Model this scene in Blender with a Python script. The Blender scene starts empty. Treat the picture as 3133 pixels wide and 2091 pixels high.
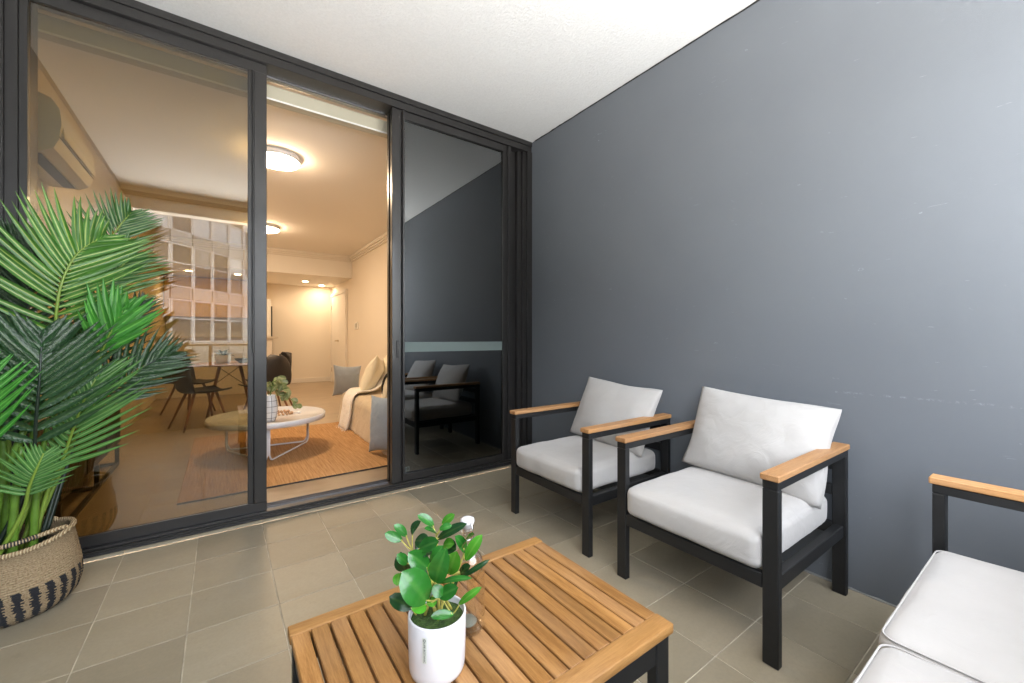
import bpy, bmesh, math, random
from mathutils import Vector, Matrix, noise
R = math.radians
random.seed(7)
S = bpy.context.scene
COL = S.collection

# ------------------------------------------------------------------ camera
CAM = Vector((-2.2547, -2.8427, 1.1033)); YAW = 0.6210; FPX = 931.26; PX0, PY0 = 1174.5, 777.1
cd = bpy.data.cameras.new('camera'); cam = bpy.data.objects.new('camera', cd); COL.objects.link(cam)
cd.sensor_width = 36.0; cd.lens = FPX / 2349 * 36.0; cd.shift_y = (777.1 - 784) / 2349
cd.clip_start = 0.02; cd.clip_end = 800
cam.location = CAM; cam.rotation_euler = (R(90), 0, -YAW)
S.camera = cam

# ------------------------------------------------------------------ sky, sun, exposure
SUN_AZ, SUN_EL = R(-42), R(50)          # azimuth measured from +Y towards +X (the sun stands behind our own building)
W = bpy.data.worlds.new('World'); S.world = W; W.use_nodes = True
nt = W.node_tree; bg = nt.nodes['Background']
sk = nt.nodes.new('ShaderNodeTexSky'); sk.sky_type = 'NISHITA'; sk.sun_disc = False
sk.sun_elevation = SUN_EL; sk.sun_rotation = SUN_AZ; sk.air_density = 1.0; sk.dust_density = 4.0; sk.ozone_density = 1.0
hs = nt.nodes.new('ShaderNodeHueSaturation'); hs.inputs['Saturation'].default_value = 0.25   # cloudy sky: little blue
nt.links.new(sk.outputs[0], hs.inputs['Color']); nt.links.new(hs.outputs[0], bg.inputs[0])
bg.inputs[1].default_value = 0.15
sl = bpy.data.lights.new('sun', 'SUN'); so = bpy.data.objects.new('sun', sl); COL.objects.link(so)
sl.energy = 1.4; sl.angle = R(12); sl.color = (1, .96, .9)
sd = Vector((math.sin(SUN_AZ) * math.cos(SUN_EL), math.cos(SUN_AZ) * math.cos(SUN_EL), math.sin(SUN_EL)))
so.rotation_euler = sd.to_track_quat('Z', 'Y').to_euler(); so.location = (6, 10, 25)
S.view_settings.view_transform = 'Standard'; S.view_settings.look = 'None'
S.view_settings.exposure = 4.6; S.view_settings.gamma = 1.0; S.view_settings.use_curve_mapping = False
S.render.engine = 'CYCLES'
cy = S.cycles
cy.use_denoising = True; cy.denoiser = 'OPENIMAGEDENOISE'; cy.max_bounces = 14; cy.diffuse_bounces = 7; cy.glossy_bounces = 5
cy.transparent_max_bounces = 24; cy.transmission_bounces = 8; cy.sample_clamp_indirect = 1.5; cy.caustics_reflective = False; cy.caustics_refractive = False
cy.use_adaptive_sampling = False
cy.use_guiding = True; cy.use_surface_guiding = True; cy.use_volume_guiding = False; cy.guiding_training_samples = 40

def ray(px, py):
    f = Vector((math.sin(YAW), math.cos(YAW), 0)); r = Vector((math.cos(YAW), -math.sin(YAW), 0))
    return f + r * ((px - PX0) / FPX) + Vector((0, 0, (PY0 - py) / FPX))
def at(px, py, **k):
    (a, v), = k.items(); i = 'xyz'.index(a); d = ray(px, py)
    return CAM + d * ((v - CAM[i]) / d[i])
def dep(px, py, d): return CAM + ray(px, py) * d

# ------------------------------------------------------------------ materials
MATS = {}
class NT:
    def __init__(s, name):
        s.m = bpy.data.materials.new(name); s.m.use_nodes = True; s.t = s.m.node_tree
        s.b = s.t.nodes['Principled BSDF']; s.out = s.t.nodes['Material Output']
    def n(s, typ, **kw):
        q = s.t.nodes.new('ShaderNode' + typ)
        for k, v in kw.items():
            if k in q.inputs: q.inputs[k].default_value = v
            else: setattr(q, k, v)
        return q
    def l(s, a, b): s.t.links.new(a, b)
    def ramp(s, src, stops):
        r = s.n('ValToRGB'); e = r.color_ramp.elements
        while len(e) < len(stops): e.new(0.5)
        for q, (p, c) in zip(e, stops):
            q.position = p; q.color = (c, c, c, 1) if isinstance(c, (int, float)) else (*c, 1)
        s.l(src, r.inputs[0]); return r
    def mix(s, fac, a, b, mode='MIX'):
        q = s.n('Mix', data_type='RGBA', blend_type=mode)
        for v, i in ((fac, 0), (a, 6), (b, 7)):
            if hasattr(v, 'is_output'): s.l(v, q.inputs[i])
            else: q.inputs[i].default_value = v if i == 0 else (*v, 1)
        return q.outputs[2]
    def math(s, op, a, b=0.0, c=0.0):
        q = s.n('Math', operation=op)
        for i, v in enumerate((a, b, c)):
            if hasattr(v, 'is_output'): s.l(v, q.inputs[i])
            else: q.inputs[i].default_value = v
        return q.outputs[0]
    def obj(s, scale=(1, 1, 1), rnd=False):
        tc = s.n('TexCoord'); mp = s.n('Mapping'); mp.inputs['Scale'].default_value = scale
        s.l(tc.outputs['Object'], mp.inputs[0])
        if rnd:
            oi = s.n('ObjectInfo'); q = s.math('MULTIPLY', oi.outputs['Random'], 60.0)
            s.l(q, mp.inputs['Location'])
        return mp.outputs[0]
    def bump(s, h, strength, dist=0.01):
        b = s.n('Bump', Strength=strength, Distance=dist); s.l(h, b.inputs['Height']); s.l(b.outputs[0], s.b.inputs['Normal']); return b
def reg(nt_): MATS[nt_.m.name] = nt_.m; return nt_.m

def plain(name, col, rough=.5, metal=0, var=0.0, vscale=8, bump=0, bscale=150, spec=.5, rnd=0.0, coat=0):
    q = NT(name); q.b.inputs['Roughness'].default_value = rough; q.b.inputs['Metallic'].default_value = metal
    q.b.inputs['Specular IOR Level'].default_value = spec; q.b.inputs['Coat Weight'].default_value = coat
    q.b.inputs['Base Color'].default_value = (*col, 1)
    c = None
    if var:
        no = q.n('TexNoise', Scale=vscale, Detail=6, Roughness=.6); q.l(q.obj(rnd=True), no.inputs['Vector'])
        c = q.mix(q.ramp(no.outputs[0], [(.3, 0), (.7, 1)]).outputs[0], tuple(x * (1 - var) for x in col), tuple(min(1, x * (1 + var)) for x in col))
    if rnd:
        oi = q.n('ObjectInfo'); h = q.n('HueSaturation'); v = q.math('MULTIPLY_ADD', oi.outputs['Random'], 2 * rnd, 1 - rnd); q.l(v, h.inputs['Value'])
        if c is None: h.inputs['Color'].default_value = (*col, 1)
        else: q.l(c, h.inputs['Color'])
        c = h.outputs[0]
    if c is not None: q.l(c, q.b.inputs['Base Color'])
    if bump:
        n2 = q.n('TexNoise', Scale=bscale, Detail=3); q.l(q.obj(), n2.inputs['Vector']); q.bump(n2.outputs[0], bump)
    return reg(q)

def wood(name, c1, c2, axis, rough=.55, scale=1.0, rnd=.16):
    q = NT(name); sc = [14 * scale] * 3; sc[axis] = 1.1 * scale
    v = q.obj(tuple(sc), rnd=True)
    n1 = q.n('TexNoise', Scale=3.0, Detail=8, Roughness=.65, Distortion=.6); q.l(v, n1.inputs['Vector'])
    n2 = q.n('TexNoise', Scale=22.0, Detail=4, Roughness=.7); q.l(v, n2.inputs['Vector'])
    m = q.mix(.35, n1.outputs[1], n2.outputs[1]); s_ = q.n('SeparateColor'); q.l(m, s_.inputs[0])
    c = q.mix(q.ramp(s_.outputs[0], [(.40, 0), (.60, 1)]).outputs[0], c1, c2)
    big = q.n('TexNoise', Scale=3.0, Detail=2); q.l(q.obj(rnd=True), big.inputs['Vector'])
    c = q.mix(q.math('MULTIPLY', q.ramp(big.outputs[0], [(.45, 0), (.75, 1)]).outputs[0], .35), c, tuple(x * .62 + .12 for x in c2))
    oi = q.n('ObjectInfo'); h = q.n('HueSaturation'); q.l(q.math('MULTIPLY_ADD', oi.outputs['Random'], 2 * rnd, 1 - rnd), h.inputs['Value']); q.l(c, h.inputs['Color'])
    q.l(h.outputs[0], q.b.inputs['Base Color']); q.b.inputs['Roughness'].default_value = rough; q.b.inputs['Specular IOR Level'].default_value = .35
    q.bump(s_.outputs[0], .25, .004); return reg(q)

def glass(name, tint, f0, rough=0.0, pw=5.0):
    q = NT(name); t = q.n('BsdfTransparent'); t.inputs[0].default_value = (*tint, 1)
    g = q.n('BsdfGlossy'); g.inputs['Roughness'].default_value = rough; g.inputs[0].default_value = (1, 1, 1, 1)
    lw = q.n('LayerWeight'); lw.inputs[0].default_value = .5
    p = q.math('POWER', lw.outputs['Facing'], pw); fr = q.math('MULTIPLY_ADD', p, 1 - f0, f0)
    mx = q.n('MixShader'); q.l(fr, mx.inputs[0]); q.l(t.outputs[0], mx.inputs[1]); q.l(g.outputs[0], mx.inputs[2]); q.l(mx.outputs[0], q.out.inputs[0]); return reg(q)

def fabric(name, col, rough=.85, var=.06, weave=420, wr=.25):
    q = NT(name); v = q.obj()
    n1 = q.n('TexNoise', Scale=5, Detail=5, Roughness=.6); q.l(v, n1.inputs['Vector'])
    c = q.mix(q.ramp(n1.outputs[0], [(.3, 0), (.7, 1)]).outputs[0], tuple(x * (1 - var) for x in col), tuple(min(.9, x * (1 + var)) for x in col))
    q.l(c, q.b.inputs['Base Color']); q.b.inputs['Roughness'].default_value = rough; q.b.inputs['Specular IOR Level'].default_value = .2
    q.b.inputs['Sheen Weight'].default_value = .25
    n2 = q.n('TexNoise', Scale=weave, Detail=1); q.l(v, n2.inputs['Vector'])
    n3 = q.n('TexNoise', Scale=11, Detail=3, Distortion=1.2); q.l(v, n3.inputs['Vector'])
    b1 = q.n('Bump', Strength=.15, Distance=.002); q.l(n2.outputs[0], b1.inputs['Height'])
    b2 = q.n('Bump', Strength=wr, Distance=.02); q.l(n3.outputs[0], b2.inputs['Height']); q.l(b1.outputs[0], b2.inputs['Normal']); q.l(b2.outputs[0], q.b.inputs['Normal']); return reg(q)

def leafmat(name, c1, c2, mid, rough=.35, dots=0.0, spec=.5, rib=.8):
    q = NT(name); uv = q.n('UVMap'); sp = q.n('SeparateXYZ'); q.l(uv.outputs[0], sp.inputs[0])
    no = q.n('TexNoise', Scale=30, Detail=4); q.l(q.obj(rnd=True), no.inputs['Vector'])
    c = q.mix(q.ramp(no.outputs[0], [(.3, 0), (.7, 1)]).outputs[0], c1, c2)
    d = q.math('ABSOLUTE', q.math('SUBTRACT', sp.outputs[0], .5))
    c = q.mix(q.math('MULTIPLY', q.ramp(d, [(.03, 1), (.11, 0)]).outputs[0], rib), c, mid)
    oi = q.n('ObjectInfo'); h = q.n('HueSaturation'); q.l(q.math('MULTIPLY_ADD', oi.outputs['Random'], .4, .8), h.inputs['Value']); q.l(c, h.inputs['Color'])
    q.l(h.outputs[0], q.b.inputs['Base Color']); q.b.inputs['Roughness'].default_value = rough; q.b.inputs['Specular IOR Level'].default_value = spec
    wv = q.n('TexNoise', Scale=130 if dots else 60, Detail=2); q.l(q.obj(), wv.inputs['Vector']); q.bump(wv.outputs[0], .2 + dots, .004)
    tr = q.n('BsdfTranslucent'); q.l(h.outputs[0], tr.inputs[0]); mx = q.n('MixShader'); mx.inputs[0].default_value = .18
    q.l(q.b.outputs[0], mx.inputs[1]); q.l(tr.outputs[0], mx.inputs[2]); q.l(mx.outputs[0], q.out.inputs[0]); return reg(q)

def emit(name, col, st):
    q = NT(name); q.b.inputs['Base Color'].default_value = (.9, .9, .9, 1); q.b.inputs['Emission Color'].default_value = (*col, 1); q.b.inputs['Emission Strength'].default_value = st; return reg(q)

# floor tile
q = NT('floor_tile'); v = q.obj((1, 1, 1), rnd=True)
n1 = q.n('TexNoise', Scale=2.2, Detail=6, Roughness=.6, Distortion=.8); q.l(q.obj((1, 2.6, 1), rnd=True), n1.inputs['Vector'])
n2 = q.n('TexNoise', Scale=90, Detail=3); q.l(v, n2.inputs['Vector'])
c = q.mix(q.ramp(n1.outputs[0], [(.3, 0), (.7, 1)]).outputs[0], (.258, .221, .152), (.312, .270, .192))
c = q.mix(q.math('MULTIPLY', q.ramp(n2.outputs[0], [(.4, 0), (.7, 1)]).outputs[0], .25), c, (.2, .175, .13))
ge = q.n('NewGeometry'); n4 = q.n('TexNoise', Scale=1.7, Detail=7, Roughness=.62, Distortion=.7); q.l(ge.outputs['Position'], n4.inputs['Vector'])
c = q.mix(q.math('MULTIPLY', q.ramp(n4.outputs[0], [(.42, 0), (.72, 1)]).outputs[0], .32), c, (.34, .30, .235))
n5 = q.n('TexNoise', Scale=14, Detail=5, Roughness=.7); q.l(ge.outputs['Position'], n5.inputs['Vector']); c = q.mix(q.math('MULTIPLY', q.ramp(n5.outputs[0], [(.62, 0), (.75, 1)]).outputs[0], .22), c, (.13, .11, .08))
oi = q.n('ObjectInfo'); h = q.n('HueSaturation'); q.l(q.math('MULTIPLY_ADD', oi.outputs['Random'], .26, .89), h.inputs['Value']); q.l(c, h.inputs['Color'])
q.l(h.outputs[0], q.b.inputs['Base Color']); q.l(q.ramp(n1.outputs[0], [(.2, .38), (.8, .55)]).outputs[0], q.b.inputs['Roughness']); q.b.inputs['Specular IOR Level'].default_value = .45
q.bump(n2.outputs[0], .08, .003); reg(q)
plain('grout', (.46, .41, .32), .9, var=.4, vscale=9, bump=.3)
# painted render wall with scuffs
q = NT('grey_paint'); v = q.obj()
n1 = q.n('TexNoise', Scale=1.3, Detail=5, Roughness=.55); q.l(v, n1.inputs['Vector'])
base = q.mix(q.ramp(n1.outputs[0], [(.3, 0), (.7, 1)]).outputs[0], (.136, .150, .168), (.151, .166, .184))
sp = q.n('SeparateXYZ'); q.l(v, sp.inputs[0])
# rubbed line where a rail once stood against the paint, object origin is at z = 1.43 on the wall
d = q.math('ABSOLUTE', q.math('SUBTRACT', sp.outputs[2], .964 - 1.4265))
ln = q.ramp(d, [(.0015, 1), (.005, 0)]).outputs[0]
nb = q.n('TexNoise', Scale=30, Detail=7, Roughness=.8); q.l(q.obj((1, 1, 1)), nb.inputs['Vector'])
ln = q.math('MULTIPLY', ln, q.ramp(nb.outputs[0], [(.50, 0), (.66, .55)]).outputs[0])
ln = q.math('MULTIPLY', ln, q.math('LESS_THAN', sp.outputs[1], -2.2 + 1.66))
vo = q.n('TexVoronoi', Scale=3.2); q.l(v, vo.inputs['Vector'])
dots = q.ramp(vo.outputs['Distance'], [(.008, .7), (.014, 0)]).outputs[0]
ns = q.n('TexNoise', Scale=5.0, Detail=8, Roughness=.5, Distortion=2.5); q.l(q.obj((1, 1.2, 6)), ns.inputs['Vector'])
scr = q.ramp(ns.outputs[0], [(.715, 0), (.735, .35), (.755, 0)]).outputs[0]
fac = q.math('MINIMUM', q.math('ADD', q.math('ADD', ln, dots), scr), 1.0)
c = q.mix(fac, base, (.42, .45, .48)); q.l(c, q.b.inputs['Base Color'])
q.b.inputs['Roughness'].default_value = .6; q.b.inputs['Specular IOR Level'].default_value = .35
nf = q.n('TexNoise', Scale=260, Detail=2); q.l(v, nf.inputs['Vector']); nr = q.n('TexNoise', Scale=14, Detail=3); q.l(q.obj((1, 1, .35)), nr.inputs['Vector'])
b1 = q.n('Bump', Strength=.12, Distance=.002); q.l(nf.outputs[0], b1.inputs['Height']); b2 = q.n('Bump', Strength=.10, Distance=.01); q.l(nr.outputs[0], b2.inputs['Height']); q.l(b1.outputs[0], b2.inputs['Normal']); q.l(b2.outputs[0], q.b.inputs['Normal']); reg(q)
# stippled ceiling
q = NT('stipple_ceiling'); v = q.obj(); n1 = q.n('TexNoise', Scale=85, Detail=3, Roughness=.6); q.l(v, n1.inputs['Vector'])
n2 = q.n('TexNoise', Scale=1.5, Detail=3); q.l(v, n2.inputs['Vector'])
c = q.mix(q.ramp(n1.outputs[0], [(.35, 0), (.65, 1)]).outputs[0], (.82, .835, .84), (.87, .885, .89)); c = q.mix(q.math('MULTIPLY', n2.outputs[0], .12), c, (.79, .80, .80))
q.l(c, q.b.inputs['Base Color']); q.b.inputs['Roughness'].default_value = .95; q.bump(n1.outputs[0], .38, .012); reg(q)
plain('door_metal', (.020, .019, .0185), .34, metal=0, var=.08, vscale=3, spec=.55, coat=.12)
plain('track_metal', (.22, .22, .23), .35, metal=1)
plain('rubber', (.012, .012, .013), .6, bump=.3, bscale=60)
plain('chair_metal', (.011, .0115, .012), .48, var=.15, vscale=20, bump=.05, bscale=500, spec=.45)
wood('arm_wood', (.35, .165, .06), (.50, .27, .11), 0)
wood('arm_wood_y', (.35, .165, .06), (.50, .27, .11), 1)
wood('slat_wood_y', (.205, .090, .021), (.36, .180, .055), 1, rnd=.2)
wood('slat_wood_x', (.25, .118, .031), (.385, .20, .064), 0, rnd=.1)
fabric('cushion_fabric', (.445, .43, .412), wr=.17, var=.04)
fabric('cream_fabric', (.84, .79, .64)); fabric('blue_fabric', (.30, .39, .52)); fabric('grey_fabric', (.34, .39, .46)); fabric('beige_fabric', (.60, .51, .38), wr=.5)
fabric('throw_fabric', (.88, .86, .84), weave=160, wr=.6)
glass('door_glass', (.62, .57, .42), .112); glass('clear_glass', (.93, .95, .93), .04); glass('bottle_glass', (.965, .955, .925), .05, 0, 2.6)
glass('dark_glass', (.40, .45, .45), .15)
q = NT('screen_mesh'); t = q.n('BsdfTransparent'); df = q.n('BsdfDiffuse'); df.inputs[0].default_value = (.024, .027, .028, 1); mx = q.n('MixShader'); mx.inputs[0].default_value = .80
q.l(t.outputs[0], mx.inputs[1]); q.l(df.outputs[0], mx.inputs[2]); q.l(mx.outputs[0], q.out.inputs[0]); reg(q)
plain('frosted_strip', (.16, .205, .20), .75)
plain('white_gloss', (.66, .66, .68), .22, spec=.5); plain('white_matt', (.78, .77, .74), .6)
plain('moss', (.045, .095, .016), .95, var=.45, vscale=60, bump=1.0, bscale=220)
plain('soil', (.05, .035, .02), .95, var=.4, vscale=40, bump=1.0, bscale=90)
leafmat('palm_green', (.036, .125, .014), (.060, .172, .022), (.26, .34, .05), .38)
leafmat('palm_bright', (.026, .160, .016), (.048, .215, .024), (.12, .36, .05), .4)
leafmat('palm_dark', (.011, .038, .012), (.020, .058, .018), (.04, .08, .02), .28, dots=.5)
leafmat('palm_pale', (.042, .135, .028), (.066, .18, .036), (.20, .32, .10), .4)
leafmat('palm_deep', (.020, .076, .014), (.034, .112, .020), (.14, .21, .04), .36)
leafmat('small_leaf', (.018, .125, .016), (.030, .185, .024), (.10, .28, .05), .22, spec=.6, rib=.3)
leafmat('small_leaf_bright', (.05, .25, .016), (.08, .31, .026), (.2, .4, .07), .25, rib=.35)
leafmat('small_leaf_dark', (.012, .055, .018), (.02, .08, .022), (.07, .14, .03), .22, rib=.4)
leafmat('ivy_leaf', (.10, .16, .05), (.32, .34, .16), (.35, .36, .2), .4)
plain('palm_stem', (.10, .20, .022), .4, var=.35, vscale=14, rnd=.15); plain('palm_rachis', (.17, .26, .035), .4, rnd=.2); plain('dark_rachis', (.012, .022, .014), .4)
plain('twig', (.42, .38, .08), .45, var=.4, vscale=90); plain('green_stem', (.10, .2, .03), .5)
plain('print_ink', (.05, .055, .05), .5); plain('sticker', (.58, .62, .56), .4)
plain('wire', (.6, .6, .6), .25, metal=1); plain('black_wire', (.012, .012, .012), .4)
# woven basket
q = NT('basket_weave'); uv = q.n('UVMap'); sp = q.n('SeparateXYZ'); q.l(uv.outputs[0], sp.inputs[0])
cb = q.n('CombineXYZ'); q.l(q.math('MULTIPLY', sp.outputs[0], 190.0), cb.inputs[0]); q.l(q.math('MULTIPLY', sp.outputs[1], 58.0), cb.inputs[1])
nz = q.n('TexNoise', Scale=1.0, Detail=3); q.l(cb.outputs[0], nz.inputs['Vector'])
rowj = q.n('TexWhiteNoise', noise_dimensions='1D'); q.l(q.math('FLOOR', q.math('MULTIPLY', sp.outputs[1], 46.0)), rowj.inputs['W'])
straw = q.mix(q.ramp(nz.outputs[0], [(.25, 0), (.75, 1)]).outputs[0], (.23, .15, .075), (.52, .40, .24))
ph = q.math('ADD', q.math('MULTIPLY', sp.outputs[0], 27.0), q.math('ADD', q.math('MULTIPLY', sp.outputs[1], .9), q.math('ADD', q.math('MULTIPLY', rowj.outputs[0], .26), q.math('MULTIPLY', nz.outputs[0], .34))))
st = q.math('LESS_THAN', q.math('FRACT', ph), .54)
st = q.math('MULTIPLY', st, q.math('LESS_THAN', q.math('ADD', sp.outputs[1], q.math('MULTIPLY', rowj.outputs[0], .02)), .56))
c = q.mix(st, straw, (.014, .015, .02)); q.l(c, q.b.inputs['Base Color']); q.b.inputs['Roughness'].default_value = .75
wv = q.math('ABSOLUTE', q.math('SINE', q.math('MULTIPLY', sp.outputs[1], 46 * math.pi))); hh = q.math('ADD', wv, q.math('MULTIPLY', nz.outputs[0], .8)); q.bump(hh, .9, .006); reg(q)
q = NT('straw_rope'); v = q.obj(); wv = q.n('TexWave', Scale=38, Distortion=2, Detail=2); q.l(v, wv.inputs['Vector']); c = q.mix(wv.outputs[0], (.24, .16, .08), (.52, .41, .25)); q.l(c, q.b.inputs['Base Color']); q.b.inputs['Roughness'].default_value = .75; q.bump(wv.outputs[0], .8, .004); reg(q)
plain('black_straw', (.02, .02, .022), .7)
# interior
plain('room_wall', (.80, .74, .65), .75, bump=.05, bscale=200); plain('room_white', (.78, .74, .68), .6)
plain('room_ceiling', (.82, .79, .74), .85)
q = NT('room_floor'); n1 = q.n('TexNoise', Scale=2.5, Detail=6, Roughness=.6, Distortion=.5); q.l(q.obj((1, 3, 1)), n1.inputs['Vector']); c = q.mix(q.ramp(n1.outputs[0], [(.3, 0), (.7, 1)]).outputs[0], (.27, .20, .13), (.36, .275, .185)); q.l(c, q.b.inputs['Base Color']); q.b.inputs['Roughness'].default_value = .32; reg(q)
q = NT('jute'); n1 = q.n('TexNoise', Scale=3, Detail=6, Roughness=.7); q.l(q.obj((26, 1.2, 1)), n1.inputs['Vector']); n2 = q.n('TexNoise', Scale=200, Detail=2); q.l(q.obj((1, 2, 1)), n2.inputs['Vector'])
c = q.mix(q.ramp(n1.outputs[0], [(.3, 0), (.68, 1)]).outputs[0], (.30, .145, .048), (.60, .36, .16)); c = q.mix(q.math('MULTIPLY', n2.outputs[0], .3), c, (.22, .11, .04)); q.l(c, q.b.inputs['Base Color']); q.b.inputs['Roughness'].default_value = .95; q.bump(n1.outputs[0], .6, .01); reg(q)
plain('jute_binding', (.03, .03, .03), .9); plain('dark_cabinet', (.012, .0115, .012), .45, var=.2, vscale=6); plain('black_shell', (.025, .022, .022), .6)
wood('leg_wood', (.22, .10, .05), (.33, .16, .08), 2); wood('table_wood', (.40, .21, .10), (.5, .29, .15), 0)
plain('steel', (.55, .54, .52), .3, metal=1); plain('brass', (.35, .27, .15), .35, metal=1); plain('plastic_white', (.75, .74, .70), .45); plain('dark_slot', (.02, .02, .02), .6); plain('lcd', (.12, .12, .11), .3)
plain('kitchen_yellow', (.70, .44, .10), .4); plain('stone_top', (.62, .56, .48), .3); plain('pelmet_cream', (.46, .43, .33), .7); plain('bead_wood', (.52, .33, .2), .6, rnd=.2)
emit('lamp_warm', (1, .73, .47), 5.4); emit('downlight_warm', (1, .73, .46), 12.0)
# outside
plain('facade_frame', (.155, .155, .158), .5); plain('facade_sky_pane', (.125, .135, .148), .2, rnd=.25); plain('facade_panel', (.095, .094, .093), .5, rnd=.2)
q = NT('facade_glass'); oi = q.n('ObjectInfo'); r_ = q.ramp(oi.outputs['Random'], [(0, (.018, .019, .021)), (.28, (.045, .043, .041)), (.55, (.085, .085, .086)), (.78, (.19, .20, .21)), (.92, (.06, .048, .04))]); r_.color_ramp.interpolation = 'CONSTANT'
q.l(r_.outputs[0], q.b.inputs['Base Color']); q.b.inputs['Roughness'].default_value = .08; q.b.inputs['Specular IOR Level'].default_value = .25; reg(q)
plain('upstand_paint', (.20, .20, .19), .6); plain('beam_paint', (.62, .60, .55), .7); plain('bounce_paving', (.62, .61, .59), .9, var=.15, bump=.3); plain('left_paint', (.128, .141, .158), .5, var=.05, vscale=2)

# ------------------------------------------------------------------ helpers
def link(o, parent=None, loc=(0, 0, 0), rot=None):
    COL.objects.link(o); o.location = loc
    if rot is not None: o.rotation_euler = rot
    if parent is not None: o.parent = parent
    return o
def tag(o, label, cat, group=None):
    o['label'] = label; o['category'] = cat
    if group: o['group'] = group
    return o
def thing(name, label, cat, loc=(0, 0, 0), rz=0.0, group=None):
    return tag(link(bpy.data.objects.new(name, None), None, loc, (0, 0, rz)), label, cat, group)
def struct(o): o['kind'] = 'structure'; return o
def M(mat): return MATS[mat]
def mesh(name, verts, faces, mat, smooth=False, uvs=None):
    me = bpy.data.meshes.new(name); me.from_pydata([tuple(v) for v in verts], [], faces); me.materials.append(M(mat))
    if smooth: me.polygons.foreach_set('use_smooth', [True] * len(me.polygons))
    if uvs:
        l = me.uv_layers.new(name='UVMap')
        for lp in me.loops: l.data[lp.index].uv = uvs[lp.vertex_index]
    me.update(); return me
def part(name, me, parent=None, loc=(0, 0, 0), rot=None): return link(bpy.data.objects.new(name, me), parent, loc, rot)
BOXC = {}
def box_mesh(sx, sy, sz, mat, bev=.002, seg=1):
    k = (round(sx, 4), round(sy, 4), round(sz, 4), mat, bev, seg)
    if k in BOXC: return BOXC[k]
    bm = bmesh.new(); bmesh.ops.create_cube(bm, size=1); bmesh.ops.scale(bm, vec=(sx, sy, sz), verts=bm.verts)
    if bev: bmesh.ops.bevel(bm, geom=list(bm.edges), offset=min(bev, .45 * min(sx, sy, sz)), segments=seg, affect='EDGES', profile=.5)
    me = bpy.data.meshes.new('box'); bm.to_mesh(me); bm.free(); me.materials.append(M(mat))
    if seg > 1: me.polygons.foreach_set('use_smooth', [True] * len(me.polygons))
    BOXC[k] = me; return me
def pbox(name, parent, mat, x0, x1, y0, y1, z0, z1, bev=.002, rot=None, seg=1):
    x0, x1 = sorted((x0, x1)); y0, y1 = sorted((y0, y1)); z0, z1 = sorted((z0, z1))
    return part(name, box_mesh(x1 - x0, y1 - y0, z1 - z0, mat, bev, seg), parent, ((x0 + x1) / 2, (y0 + y1) / 2, (z0 + z1) / 2), rot)
def boxes(name, parent, mat, lst, loc=(0, 0, 0), bev=.0):
    """one part made of several boxes that are welded together (a stepped profile, one frame)"""
    bm = bmesh.new()
    for (x0, x1, y0, y1, z0, z1) in lst:
        g = bmesh.ops.create_cube(bm, size=1)['verts']
        bmesh.ops.scale(bm, vec=(abs(x1 - x0), abs(y1 - y0), abs(z1 - z0)), verts=g); bmesh.ops.translate(bm, vec=((x0 + x1) / 2, (y0 + y1) / 2, (z0 + z1) / 2), verts=g)
    if bev: bmesh.ops.bevel(bm, geom=list(bm.edges), offset=bev, segments=1, affect='EDGES')
    me = bpy.data.meshes.new(name); bm.to_mesh(me); bm.free(); me.materials.append(M(mat)); return part(name, me, parent, loc)
def lathe(prof, n, mat, name='lathe', smooth=True):
    vs, fs, uv = [], [], []; m = len(prof)
    for i in range(n + 1):
        a = 2 * math.pi * i / n
        for j, (r, z) in enumerate(prof): vs.append((r * math.cos(a), r * math.sin(a), z)); uv.append((i / n, j / (m - 1)))
    for i in range(n):
        for j in range(m - 1): a = i * m + j; b = (i + 1) * m + j; fs.append((a, b, b + 1, a + 1))
    return mesh(name, vs, fs, mat, smooth, uv)
def tube(pts, rad, mat, n=8, closed=False, name='tube'):
    pts = [Vector(p) for p in pts]; m = len(pts); rr = rad if isinstance(rad, (list, tuple)) else [rad] * m
    vs, fs = [], []; up = None
    for i, p in enumerate(pts):
        t = (pts[(i + 1) % m] - pts[i - 1]) if closed else (pts[min(i + 1, m - 1)] - pts[max(i - 1, 0)])
        t.normalize()
        if up is None: up = t.orthogonal().normalized()
        up = (up - t * up.dot(t)); up = up.normalized() if up.length > 1e-6 else t.orthogonal().normalized()
        s = t.cross(up)
        for k in range(n): a = 2 * math.pi * k / n; vs.append(p + (up * math.cos(a) + s * math.sin(a)) * rr[i])
    for i in range(m if closed else m - 1):
        j = (i + 1) % m
        for k in range(n): fs.append((i * n + k, i * n + (k + 1) % n, j * n + (k + 1) % n, j * n + k))
    if not closed: fs.append(tuple(range(n))[::-1]); fs.append(tuple((m - 1) * n + k for k in range(n)))
    return mesh(name, vs, fs, mat, True)
def spline(P, n):
    P = [Vector(p) for p in P]; P = [P[0] * 2 - P[1]] + P + [P[-1] * 2 - P[-2]]; out = []
    L = len(P) - 3
    for i in range(n + 1):
        u = i / n * L; k = min(int(u), L - 1); t = u - k; a, b, c, d = P[k:k + 4]
        out.append(.5 * ((2 * b) + (c - a) * t + (2 * a - 5 * b + 4 * c - d) * t * t + (3 * b - a - 3 * c + d) * t ** 3))
    return out
def copy_tree(o, parent=None):
    c = o.copy(); COL.objects.link(c); c.parent = parent
    for ch in list(o.children): copy_tree(ch, c)
    return c
def nz3(x, y, z): return noise.noise(Vector((x, y, z)))

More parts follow.
